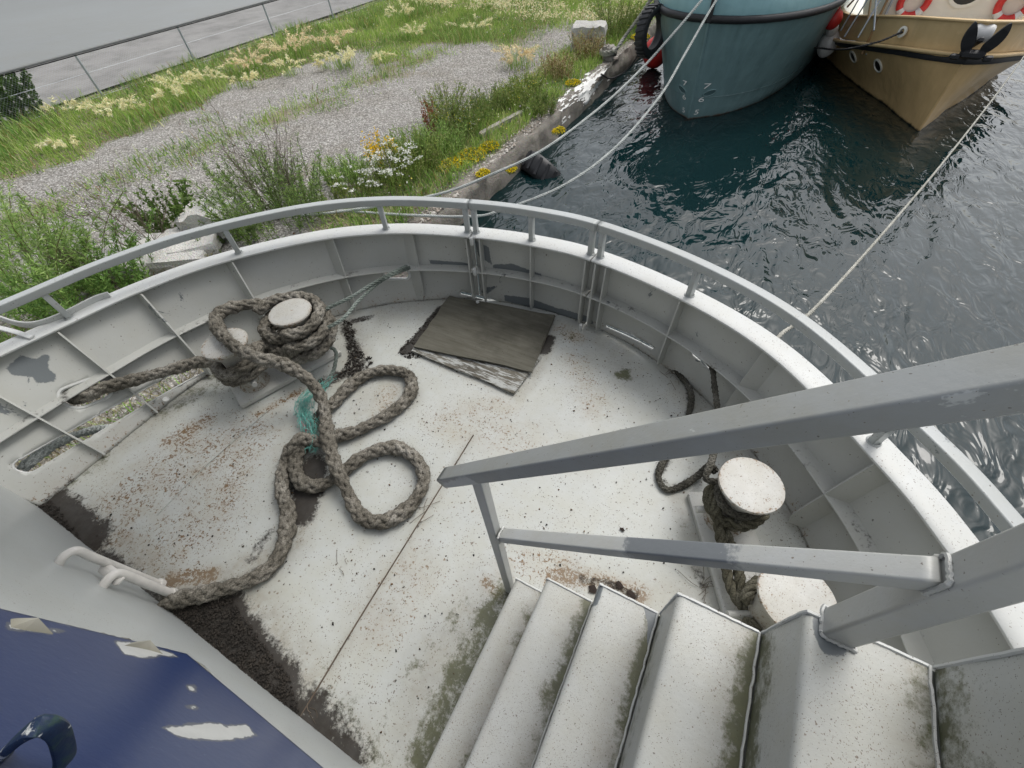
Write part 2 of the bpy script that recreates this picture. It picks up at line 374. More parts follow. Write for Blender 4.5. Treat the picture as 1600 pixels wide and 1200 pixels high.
def hullpaint(name, base, dark, amount=.5, rust=(.16, .07, .03)):
    t = NT(name)
    sv = t.mapv((3, 3, .35)); n = t.noise(1.6, 6, .65, sv)
    col = t.mix(t.math('MULTIPLY', t.ramp(n, [(.4, 0), (.7, 1)]), amount), base, dark)
    col = t.mix(t.math('MULTIPLY', t.ramp(t.noise(4, 7, .75), [(.64, 0), (.72, 1)]), .5), col, tuple(min(1, c * 1.25 + .02) for c in base))
    z = t.n('ShaderNodeSeparateXYZ'); t.set(z.inputs[0], t.geo)
    wl = t.math('MULTIPLY', t.math('SUBTRACT', t.math('ADD', -.01, t.math('MULTIPLY', t.noise(5, 5), .10)), z.outputs[2]), 25, clamp=True)
    col = t.mix(wl, col, t.mix(t.noise(9, 4), (.02, .016, .012), rust))
    t.bump(t.math('ADD', t.noise(1.1, 2), t.math('MULTIPLY', t.noise(4, 2), .25)), .5, .10)
    return t.fin(col, .38)
M['teal'] = hullpaint('teal_hull_paint', (.15, .245, .25), (.10, .17, .175), .75)
M['lightteal'] = hullpaint('light_teal_paint', (.22, .40, .42), (.15, .30, .32), .4)
M['tan'] = hullpaint('tan_hull_paint', (.66, .455, .22), (.50, .34, .155), .6, (.02, .016, .012))
M['tanlight'] = hullpaint('tan_bulwark_paint', (.66, .48, .25), (.55, .39, .19), .5)
M['markwhite'] = simple('white_marking_paint', (.80, .80, .76), .6, .1, 20)
# wood sheets
def plymat(name, a, b, white=0.0):
    t = NT(name); mv = t.mapv((1.5, 14, 6)); n = t.noise(3, 6, .65, mv)
    col = t.ramp(n, [(.3, a), (.7, b)])
    col = t.mix(t.ramp(t.noise(2.3, 5, .6), [(.5, 0), (.72, .75)]), col, tuple(c * .35 for c in a))
    v = t.voro(40); col = t.mix(t.math('LESS_THAN', v.outputs['Distance'], .09), col, (.03, .025, .02))
    if white: col = t.mix(t.ramp(t.noise(7, 8, .75, t.mapv((1, 7, 3))), [(.47, 0), (.53, 1)]), col, (.38, .39, .37))
    t.bump(n, .4, .004); return t.fin(col, .8, spec=.25)
M['ply'] = plymat('weathered_plywood', (.078, .074, .056), (.125, .12, .098))
M['board'] = plymat('peeling_board', (.10, .09, .07), (.16, .15, .125), 1)
M['seam'] = simple('rusty_seam', (.10, .075, .055), .9, .7, 18, bump=.8)
M['dirt'] = simple('wet_black_dirt', (.022, .017, .012), .85, .6, 14, bump=1.0, sc2=60)
M['litter'] = foliage('dry_litter', .1)

# ================================================================== THE SHIP WE STAND ON
ZD = 2.0; ZC = 2.56
ship = empty('ship', (0, 0, 0))
tag(ship, 'white and grey painted ship bow deck with curved bulwark, steel stairs and blue door', 'ship')
CX, CY = -.95, .2           # centre the bow contour is swept about
capP = np.array([(-3.56, -.55), (-3.51, -.2), (-3.46, .107), (-3.385, .378), (-3.262, .808), (-3.026, 1.265), (-2.584, 1.757), (-2.117, 2.05), (-1.575, 2.222), (-1.142, 2.292),
                 (-.703, 2.288), (-.109, 2.134), (.409, 1.869), (.878, 1.392), (1.06, 1.144), (1.19, .93), (1.34, .55), (1.43, .15), (1.48, -.2), (1.50, -.55)])
def deck_edge(n=400):
    P = [(-2.98, y) for y in np.linspace(-.55, .35, 40)]
    for a in np.linspace(math.pi, 0, 320)[1:-1]: P.append((-.95 + 2.03 * math.cos(a), .35 + 1.99 * math.sin(a)))
    return np.array(P + [(1.08, y) for y in np.linspace(.35, -.55, 40)])
DE = deck_edge(); CE = spline(capP, .01)
def polar(P): return np.unwrap(np.arctan2(P[:, 1] - CY, P[:, 0] - CX) % (2 * math.pi) if False else np.arctan2(P[:, 1] - CY, P[:, 0] - CX))
def radfun(P):
    a = np.arctan2(P[:, 1] - CY, P[:, 0] - CX); a = np.where(a < -math.pi / 2, a + 2 * math.pi, a); r = np.hypot(P[:, 0] - CX, P[:, 1] - CY)
    o = np.argsort(a); return a[o], r[o]
dA, dR = radfun(DE); cA, cR = radfun(CE)
def edge_r(th, t, off=0.0):
    """radius of the bulwark plate at angle th and height fraction t"""
    rd = np.interp(th, dA, dR); rc = np.interp(th, cA, cR) + .085
    return rd + (rc - rd) * t + off
def shell(th, t, off=0.0):
    r = edge_r(th, t, off); return np.array([CX + r * np.cos(th), CY + r * np.sin(th), ZD + (ZC - ZD) * t])
def shell_hit(px, py):
    """(angle, height fraction) where the sight line meets the bulwark plate"""
    best = None
    for t in np.linspace(-.02, 1.02, 210):
        p = at(px, py, ZD + (ZC - ZD) * t); th = math.atan2(p[1] - CY, p[0] - CX)
        if th < -math.pi / 2: th += 2 * math.pi
        e = abs(math.hypot(p[0] - CX, p[1] - CY) - edge_r(th, t))
        if best is None or e < best[0]: best = (e, th, t)
    return best[1], best[2]
def cap_th(px, py):
    p = at(px, py, ZC); return math.atan2(p[1] - CY, p[0] - CX) % (2 * math.pi)
TH0, TH1 = math.pi + .28, -.30                                     # aft ends of the bulwark, port and starboard
J1, J2 = cap_th(735, 372), cap_th(924, 409)                        # the two joints of the bow gate
def slot(p0, p1, hh):
    a, b = shell_hit(*p0), shell_hit(*p1); return (a, b, hh)
SLOTS = [slot((40, 728), (312, 574), .034), slot((118, 621), (150, 608), .056), slot((608, 428), (632, 428), .040), slot((722, 457), (775, 471), .016),
         slot((950, 509), (1020, 542), .016), slot((1086, 552), (1112, 573), .022)]
def slot_sdf(th, z, S):
    (ta, fa), (tb, fb), h = S; r = 2.1
    za, zb = ZD + .56 * fa, ZD + .56 * fb; P = np.stack([(th - ta) * -r, z], 1)
    A = np.array([0, za]); B = np.array([(tb - ta) * -r, zb]); ab = B - A
    t = np.clip(((P - A) @ ab) / (ab @ ab), 0, 1); Q = A + t[:, None] * ab
    return np.linalg.norm(P - Q, axis=1) - h, P, Q
def bulwark_section(tha, thb, label):
    n = max(8, int(abs(tha - thb) * 2.2 / .016)); mrows = 36
    th = np.linspace(tha, thb, n + 1); fr = np.linspace(0, 1, mrows + 1)
    TT, FF = np.meshgrid(th, fr, indexing='ij'); TT = TT.ravel().copy(); FF = FF.ravel().copy()
    Z = ZD + .56 * FF
    idx = np.arange((n + 1) * (mrows + 1)).reshape(n + 1, mrows + 1)
    F = np.stack([idx[:-1, :-1], idx[1:, :-1], idx[1:, 1:], idx[:-1, 1:]], -1).reshape(-1, 4)
    keep = np.ones(len(F), bool)
    for S in SLOTS:
        d, P, Q = slot_sdf(TT, Z, S); keep &= d[F].mean(1) > 0
        near = np.abs(d) < .011
        g = (P - Q) / (np.linalg.norm(P - Q, axis=1)[:, None] + 1e-9)
        newP = Q + g * S[2]; TT = np.where(near, S[0][0] - newP[:, 0] / 2.1, TT); Z = np.where(near, newP[:, 1], Z)
    FF = (Z - ZD) / .56
    r = edge_r(TT, FF); V = np.stack([CX + r * np.cos(TT), CY + r * np.sin(TT), Z], 1)
    dent = (vnoise(TT * 9, FF * 3, 1.3) - .5) * .012; V[:, 0] += np.cos(TT) * dent; V[:, 1] += np.sin(TT) * dent
    # stains with their own place: bare grey primer patches, dirt along the deck and on the stringer
    pr = np.zeros(len(V))
    for pts, soft in PRIMER:
        poly = [shell_hit(*p) for p in pts]; pr = np.maximum(pr, area(np.stack([TT * 2.1, FF * .56], 1), [(a * 2.1, b * .56) for a, b in poly], soft))
    dirt = np.clip(.55 - FF * 4.5, 0, 1) * vnoise(TT * 7, FF, 2.0) * 1.15
    dirt = np.maximum(dirt, np.clip(.42 - np.abs(FF - .535) * 14, 0, 1) * (vnoise(TT * 6 + 3, FF, 1.5) > .35))
    rust = np.clip(.30 - FF * 2, 0, 1)
    o = mesh('bulwark', V, F[keep], M['shell'], ship, True, attrs={'primer': pr, 'dirt': dirt, 'rust': rust})
    md = o.modifiers.new('plate', 'SOLIDIFY'); md.thickness = .008; md.offset = 1
    o['label'] = label
    return o
PRIMER = [([(8, 578), (30, 555), (58, 560), (70, 552), (82, 556), (76, 575), (92, 588), (85, 598), (58, 600), (50, 590), (22, 588)], .02),
          ([(668, 400), (675, 405), (735, 410), (735, 418), (672, 412)], .02), ([(740, 372), (765, 385), (770, 415), (748, 400)], .02), ([(770, 412), (800, 410), (846, 428), (846, 440), (800, 430), (772, 425)], .02),
          ([(788, 460), (830, 465), (870, 480), (925, 495), (930, 508), (860, 492), (788, 470)], .02), ([(850, 430), (925, 452), (920, 462), (855, 443)], .015)]
sections = [(TH0, J1, 'port bulwark with freeing port and oval fairlead'), (J1 - .004, J2 + .004, 'removable bow gate section of the bulwark'), (J2, TH1, 'starboard bulwark')]
ribs = {0: [shell_hit(20, 632)[0], cap_th(88, 517), cap_th(212, 460), cap_th(350, 411), cap_th(503, 376), cap_th(624, 366), J1 + .016],
        1: [J1 - .03, cap_th(829, 385), J2 + .02], 2: [J2 - .015, J2 - .05, cap_th(1063, 469), cap_th(1210, 562), cap_th(1385, 742), .14, -.12]}
posts = {0: [cap_th(113, 500), cap_th(375, 398), cap_th(604, 362), J1 + .014], 1: [J1 - .014, cap_th(829, 380), J2 + .018], 2: [J2 - .014, cap_th(1070, 468), cap_th(1352, 694), .06]}
def arc(tha, thb, t, off, z, step=.03):
    n = max(3, int(abs(tha - thb) * 2.2 / step)); th = np.linspace(tha, thb, n)
    r = edge_r(th, np.full(n, t), off); return np.stack([CX + r * np.cos(th), CY + r * np.sin(th), np.full(n, z)], 1)
POSTOFF = -.025
for i, (ta, tb, lab) in enumerate(sections):
    b = bulwark_section(ta, tb, lab)
    # cap: a wide flat bar on top of the plate, a little rounded
    P = arc(ta, tb, 1, -.022, ZC + .004)
    cp_attr = MB().sweep(P, rrect(.135, .014, .005, 2))
    cap = cp_attr.build('cap', M['cap'], b)
    # stringer half way up: a flat bar standing inwards
    g = .0
    P = arc(ta, tb, .53, -.044, ZD + .56 * .52)
    st = MB().sweep(P, rrect(.086, .010, .003, 1)); so_ = st.build('stringer', M['shell'], b)
    sv = np.array(st.v); a_ = so_.data.attributes.new('dirt', 'FLOAT', 'POINT')
    a_.data.foreach_set('value', np.clip(.12 + .42 * vnoise(sv[:, 0] * 3, sv[:, 1] * 3, 2.2), 0, 1).astype(np.float32))
    for th in ribs[i]:
        mb = MB(); prof = [(1.0, .0), (1.0, -.088), (.62, -.086), (.16, -.080), (.045, -.06), (.045, 0)]
        cx_ = math.cos(th); inw = np.array([-cx_, -math.sin(th), 0]) if (i == 1 or abs(cx_) < .42 or th > 3.0) else np.array([-math.copysign(1, cx_), 0, 0])
        tn = np.array([-inw[1], inw[0], 0]) * .005; V = []; dp = 1.0 if abs(inw[1]) > .01 else 1.2
        for sgn in (-1, 1):
            for t, o_ in prof: V.append(shell(th, t if t < 1 else .985, -.0005) - inw * o_ * dp + tn * sgn)
        k = len(prof); mb.add(V, [tuple(range(k)), tuple(range(2 * k - 1, k - 1, -1))] + [(q, k + q, k + (q + 1) % k, (q + 1) % k) for q in range(k)])
        mb.build('rib', M['shell'], b, smooth=False)
    # rail over the cap
    ra, rb = ta, tb
    P = arc(ra, rb, 1, POSTOFF, ZC + .215, .025)
    rail = MB().sweep(P, rrect(.058, .048, .007, 2)).build('rail', M['rail'], b, flat=True)
    for th in posts[i]:
        p = shell(th, 1, POSTOFF); mb = MB()
        mb.sweep([(p[0], p[1], ZC + .011), (p[0], p[1], ZC + .193)], rrect(.032, .046, .005, 2), up=(math.cos(th), math.sin(th), 0))
        mb.build('rail_post', M['rail'], rail, flat=True)
        wd = MB(); q = [(p[0] + .026 * math.cos(a), p[1] + .026 * math.sin(a), ZC + .013) for a in np.linspace(0, 2 * math.pi, 12, endpoint=False)]
        wd.tube(q, .004, 5, True).build('weld_bead', M['rail'], rail)
# lips round the openings
for S, rr in zip(SLOTS, (.006, .012, .012, .006, .006, .007)):
    (ta, fa), (tb, fb), h = S; P = []
    A = np.array([0, ZD + .56 * fa]); B = np.array([(tb - ta) * -2.1, ZD + .56 * fb]); d = (B - A) / np.linalg.norm(B - A); nn = np.array([-d[1], d[0]])
    pts = [B + h * (math.cos(a) * d + math.sin(a) * nn) for a in np.linspace(-math.pi / 2, math.pi / 2, 12)]
    Ln = np.linalg.norm(B - A); mids = [A + h * nn + (B - A) * f for f in np.linspace(.95, .05, max(3, int(Ln / .05)))]
    pts += mids + [A + h * (-math.cos(a) * d + math.sin(a) * nn) for a in np.linspace(math.pi / 2, -math.pi / 2, 12)]
    pts += [A - h * nn + (B - A) * f for f in np.linspace(.05, .95, max(3, int(Ln / .05)))]
    for q in pts: P.append(shell(ta - q[0] / 2.1, (q[1] - ZD) / .56, -.002))
    MB().tube(P, rr, 6, True).build('port_lip', M['cap'], ship)
# hinge knuckles of the bow gate
for th, fs in ((J1 - .004, (.97, .55, .05)), (J2 + .004, (.05,))):
    for f in fs:
        p = shell(th, f, -.095); MB().lathe([(.0, -.028), (.012, -.028), (.014, -.02), (.014, .02), (.012, .028), (0, .028)], p, 12).build('hinge_knuckle', M['cap'], ship)
# hull below the deck
th = np.linspace(TH0, TH1, 160); V = []; F = []
for k, (t, dz) in enumerate(((0, 0), (-.45, -.25), (-.9, -.9), (-1.3, -2.6))):
    r = edge_r(th, np.full(160, 0.0), .012 + t * .35); V += list(np.stack([CX + r * np.cos(th), CY + r * np.sin(th), np.full(160, ZD + dz)], 1))
for k in range(3): F += [(k * 160 + i, k * 160 + i + 1, k * 160 + 161 + i, k * 160 + 160 + i) for i in range(159)]
mesh('hull', V, F, M['wall'], ship, True)
MB().box((-.95, -4.4, .70), (4.0, 7.0, 2.5)).build('hull_aft', M['wall'], ship, smooth=False)
# ---- deck plate with its stains
nx, ny = 230, 170
xs = np.linspace(-2.985, 1.085, nx); V = []
for x in xs:
    ym = np.interp(x, *(lambda a: (a[:, 0], a[:, 1]))(DE[40:-40])) if -2.97 < x < 1.07 else .35
    V.append(np.stack([np.full(ny, x), np.linspace(-.42, ym + .006, ny), np.full(ny, ZD)], 1))
V = np.vstack(V); idx = np.arange(nx * ny).reshape(nx, ny)
F = np.stack([idx[:-1, :-1], idx[1:, :-1], idx[1:, 1:], idx[:-1, 1:]], -1).reshape(-1, 4)
V[:, 2] += (fbm(V[:, 0], V[:, 1], 1.5) - .5) * .012
D = lambda pts: [at(x, y, ZD) for x, y in pts]
def blob(P, pts, r): return np.clip(1.45 * (1 - dist_poly(P, D(pts)) / r), 0, 1)
dirt = np.zeros(len(V)); moss = dirt.copy(); rust = dirt.copy(); speck = dirt.copy()
mud = [(255, 940), (300, 945), (365, 935), (392, 975), (420, 1015), (455, 1055), (462, 1085), (470, 1115), (440, 1120), (380, 1070), (300, 1000)]
dirt = np.maximum(dirt, area(V, D(mud), .10) * 2.2)
dirt = np.maximum(dirt, area(V, D([(350, 930), (372, 930), (400, 975), (440, 1020), (462, 1060), (470, 1085), (478, 1115), (440, 1110), (380, 1010)]), .06) * 1.25)
dirt = np.maximum(dirt, blob(V, [(30, 772), (90, 815), (130, 850)], .20) * 1.5)
dirt = np.maximum(dirt, blob(V, [(130, 850), (200, 905), (260, 955)], .10) * .85)
dirt = np.maximum(dirt, blob(V, [(470, 1120), (530, 1195)], .18) * 1.15)
dirt = np.maximum(dirt, blob(V, [(540, 505), (552, 540), (560, 575), (500, 600)], .10) * .85)
dirt = np.maximum(dirt, blob(V, [(540, 505), (580, 495)], .06) * .8)
dirt = np.maximum(dirt, blob(V, [(635, 548), (650, 535), (690, 485)], .08) * 1.4)
dirt = np.maximum(dirt, blob(V, [(858, 530), (850, 548)], .07) * 1.4)
dirt = np.maximum(dirt, blob(V, [(490, 730), (480, 775), (470, 800)], .13) * 1.3)
dirt = np.maximum(dirt, blob(V, [(455, 760), (450, 830), (430, 880), (370, 915), (270, 940)], .075) * .72)
dirt = np.maximum(dirt, blob(V, [(420, 835), (395, 870)], .07) * .6)
dirt = np.maximum(dirt, blob(V, [(500, 690), (560, 668), (640, 630), (650, 600), (615, 578), (530, 615)], .06) * .55)
dirt = np.maximum(dirt, blob(V, [(560, 825), (640, 800), (665, 750)], .045) * .5)
dirt = np.maximum(dirt, blob(V, [(1050, 568), (1075, 600), (1080, 640), (1030, 745), (1050, 765), (1100, 735)], .045) * .62)
dirt = np.maximum(dirt, blob(V, [(1250, 800), (1262, 820)], .06) * .8)
dirt = np.maximum(dirt, blob(V, [(1082, 872), (1098, 915)], .05) * .62)
dirt = np.maximum(dirt, blob(V, [(910, 905), (960, 915), (990, 930)], .04) * .75)
rd = edge_r(np.where(np.arctan2(V[:, 1] - CY, V[:, 0] - CX) < -math.pi / 2, np.arctan2(V[:, 1] - CY, V[:, 0] - CX) + 2 * math.pi, np.arctan2(V[:, 1] - CY, V[:, 0] - CX)), np.zeros(len(V))) - np.hypot(V[:, 0] - CX, V[:, 1] - CY)
dirt = np.maximum(dirt, np.clip(1 - rd / .045, 0, 1) * .62)
seamd = dist_poly(V, D([(470, 1120), (740, 680)]))
dirt = np.maximum(dirt, np.clip(1 - seamd / .018, 0, 1) * .60)
moss = np.maximum(moss, blob(V, [(785, 935), (745, 1005), (705, 1085), (665, 1190)], .13) * .95)
moss = np.maximum(moss, blob(V, [(740, 930), (690, 990), (640, 1060)], .07) * .55)
moss = np.maximum(moss, blob(V, [(975, 585)], .10) * 1.05)
moss = np.maximum(moss, blob(V, [(880, 520), (900, 530)], .08) * .55)
moss = np.maximum(moss, blob(V, [(250, 640), (320, 610), (360, 560)], .16) * .65)
moss = np.maximum(moss, blob(V, [(60, 790), (160, 715)], .10) * .7)
moss = np.maximum(moss, blob(V, [(490, 1140), (540, 1195)], .3) * .6)
moss = np.maximum(moss, blob(V, [(1070, 820)], .05) * .7)
for pts, r, a in (([(150, 850), (190, 840)], .10, 0.54), ([(270, 690), (320, 660)], .12, 0.60), ([(200, 780), (300, 720), (380, 690)], .35, 0.40), ([(230, 870), (330, 800)], .3, 0.36), ([(350, 780), (370, 740)], .14, 0.48),
                  ([(265, 905), (330, 900)], .07, .8), ([(700, 655), (780, 640)], .2, .3), ([(610, 610), (600, 640)], .12, .36), ([(880, 515), (900, 530)], .1, .45), ([(860, 900), (920, 905), (1000, 930)], .07, .72),
                  ([(760, 910), (780, 930)], .04, .7), ([(720, 660), (810, 690)], .2, .28), ([(600, 970), (640, 900)], .2, .25), ([(405, 645), (470, 610)], .05, .6), ([(800, 880), (880, 880)], .12, .35), ([(900, 560), (930, 640)], .15, .3)):
    rust = np.maximum(rust, blob(V, pts, r) * a)
gri = np.zeros(len(V))
for pts, r, a in (([(470, 790), (450, 850), (400, 890), (330, 915)], .16, .9), ([(480, 700), (470, 780)], .22, .8), ([(560, 640), (600, 600), (640, 620), (560, 675)], .12, .55), ([(610, 815), (660, 760), (620, 700)], .10, .45), ([(300, 940), (380, 960), (450, 1060), (480, 1130), (540, 1195)], .22, .95), ([(60, 790), (160, 870), (260, 950)], .22, .8),
                  ([(540, 500), (560, 560), (540, 600)], .16, .8), ([(600, 480), (690, 475)], .2, .5), ([(650, 550), (810, 620), (835, 590), (870, 500)], .07, .7), ([(760, 930), (690, 1030), (640, 1190)], .2, .6), ([(900, 905), (1000, 930), (1080, 940)], .14, .6), ([(1060, 770), (1090, 880), (1130, 985)], .08, .7),
                  ([(1050, 580), (1110, 650), (1200, 760), (1270, 830)], .14, .7), ([(880, 510), (960, 540), (980, 590)], .14, .5), ([(470, 1120), (740, 680)], .05, .6), ([(160, 712), (260, 640), (330, 580)], .16, .7), ([(580, 960), (640, 880)], .2, .35), ([(740, 660), (900, 700)], .3, .25)):
    gri = np.maximum(gri, blob(V, pts, r) * a)
gri = np.clip(gri * .9 + .10 * fbm(V[:, 0], V[:, 1], 2.0), 0, 1)
speck = np.clip(fbm(V[:, 0], V[:, 1], 1.8) - .35, 0, 1) * .8 + np.clip(1 - rd / .5, 0, 1) * .25
V[:, 2] += np.clip(dirt - .75, 0, 1) * (.003 + .012 * vnoise(V[:, 0], V[:, 1], 18))
deck = mesh('deck', V, F, M['deck'], ship, True, attrs={'dirt': dirt, 'moss': moss, 'rust': rust, 'speck': speck, 'grime': gri})
sm = D([(470, 1120), (560, 970), (650, 825), (740, 680)]); sm = spline(sm, .02); sm[:, 2] = ZD + .004
MB().tube(sm, .0035, 5)  .build('weld_seam', M['seam'], deck)
sm = spline([at(x, y, ZD + .004) for x, y in ((245, 805), (330, 720), (420, 640))], .03); MB().tube(sm, .0022, 5).build('weld_seam', M['deck'], deck)
# ---- deckhouse front with the blue door
YW = -.403
def grid_xz(x0, x1, z0, z1, y, d=.025):
    nx_, nz_ = int((x1 - x0) / d) + 1, int((z1 - z0) / d) + 1
    X, Z = np.meshgrid(np.linspace(x0, x1, nx_), np.linspace(z0, z1, nz_), indexing='ij')
    V = np.stack([X.ravel(), np.full(X.size, y), Z.ravel()], 1); i = np.arange(X.size).reshape(nx_, nz_)
    return V, np.stack([i[:-1, :-1], i[1:, :-1], i[1:, 1:], i[:-1, 1:]], -1).reshape(-1, 4)
V, F = grid_xz(-3.6, 1.9, ZD - .3, 4.0, YW, .03)
dw = np.clip(.75 - (V[:, 2] - ZD) * 9, 0, 1); V[:, 1] += (fbm(V[:, 0], V[:, 2], 1.2) - .5) * .012
wall = mesh('deckhouse_wall', V, F, M['wall'], ship, True, attrs={'dirt': dw * (.5 + .5 * vnoise(V[:, 0], V[:, 2], 4)), 'speck': np.clip(1 - np.abs(V[:, 0] + 1.45) * 6, 0, 1) * .4})
wall.modifiers.new('plate', 'SOLIDIFY').thickness = .01
def wpt(px, py): return at_y(px, py, YW + .012)
V, F = grid_xz(-1.245, .20, 2.435, 4.0, 0, .012)
chips_ = [[(245, 1150), (280, 1146), (335, 1140), (345, 1146), (378, 1142), (392, 1158), (370, 1164), (345, 1168), (285, 1167), (265, 1160)], [(172, 1012), (200, 1012), (262, 1028), (270, 1034), (240, 1032), (215, 1037), (185, 1030)], [(286, 1082), (298, 1080), (296, 1088), (288, 1088)], [(284, 1116), (298, 1113), (294, 1119)],
          [(0, 985), (60, 992), (95, 996), (60, 999), (0, 994)]]
pr = np.zeros(len(V))
for c in chips_:
    poly = [wpt(*p)[[0, 2]] for p in c]; pr = np.maximum(pr, area(V[:, [0, 2]], poly, .03))
Vd = V.copy(); Vd[:, 1] = YW + .012
door = mesh('blue_door', Vd, F, M['blue'], ship, True, attrs={'primer': pr})
md = door.modifiers.new('plate', 'SOLIDIFY'); md.thickness = .016; md.offset = -1
door['label'] = 'dark blue painted door with white peeled chips'
# frayed gasket along the lower and side edge of the door
gp = spline([(-1.25, YW + .016, 3.95), (-1.252, YW + .018, 3.2), (-1.25, YW + .016, 2.44), (-1.0, YW + .017, 2.432), (-.6, YW + .016, 2.43), (.2, YW + .016, 2.43)], .02)
gp += RNG.normal(0, .0012, gp.shape); MB().tube(gp, .005, 5).build('door_gasket', simple('grey_gasket', (.20, .20, .18), .8, .5, 30), door)
# curled paint flakes
flake = foliage('paint_flake', .05)
for c in ([(178, 1012), (200, 1004), (240, 1008), (262, 1030), (235, 1022), (205, 1016)], [(0, 968), (12, 966), (40, 984), (88, 996), (92, 1000), (30, 992), (0, 986)]):
    P = [at_y(x, y, YW + .02) for x, y in c]; cen = np.mean(P, 0); cen[1] += .03; n = len(P)
    mesh('paint_flake', P + [cen], [(i, (i + 1) % n, n) for i in range(n)], flake, door, False, col=np.array([[.24, .23, .18]] * n + [[.38, .37, .32]]))
# bent pull handle on the door
hp = spline([at_y(2, 1186, YW + .02), at_y(18, 1165, YW + .06), at_y(58, 1135, YW + .10), at_y(86, 1140, YW + .10), at_y(97, 1160, YW + .08), at_y(100, 1190, YW + .05), at_y(78, 1215, YW + .02)], .006)
ht = NT('chipped_blue_enamel'); hc = ht.ramp(ht.noise(28, 6, .7), [(.3, (.008, .014, .03)), (.5, (.012, .026, .06)), (.62, (.03, .06, .05)), (.68, (.012, .03, .07))])
hc = ht.mix(ht.ramp(ht.noise(18, 7, .7), [(.60, 0), (.63, 1)]), hc, (.45, .47, .45)); ht.bump(ht.noise(40, 5), .6, .004); hb = ht.fin(hc, .5)
MB().sweep(hp, rrect(.012, .026, .004, 2), up=(0, 1, 0)).build('door_handle', hb, door)
# pipes on the wall
y1, y2 = YW + .075, YW + .05
p1 = spline([(-1.90, YW + .005, 2.545), (-1.90, YW + .04, 2.56), (-1.90, y1, 2.54), (-1.902, y1, 2.45), (-1.903, y1, 2.2), (-1.903, y1, 2.03)], .01)
p2 = spline([(-1.80, YW + .005, 2.40), (-1.80, YW + .05, 2.41), (-1.803, y1, 2.38), (-1.806, y1, 2.2), (-1.806, y1, 2.02)], .01)
pb = MB().tube(p1, .017, 10).build('wall_pipe', M['steel'], ship); MB().tube(p2, .019, 10).build('wall_pipe', M['steel'], ship)
MB().box((-1.85, y1 - .02, 2.37), (.14, .045, .028), bev=.01).build('pipe_clamp', M['steel'], pb)
for x in (-1.903, -1.806): MB().lathe([(.019, -.012), (.025, -.012), (.025, .012), (.019, .012)], (x, y1, 2.05), 14).build('pipe_collar', M['steel'], pb)
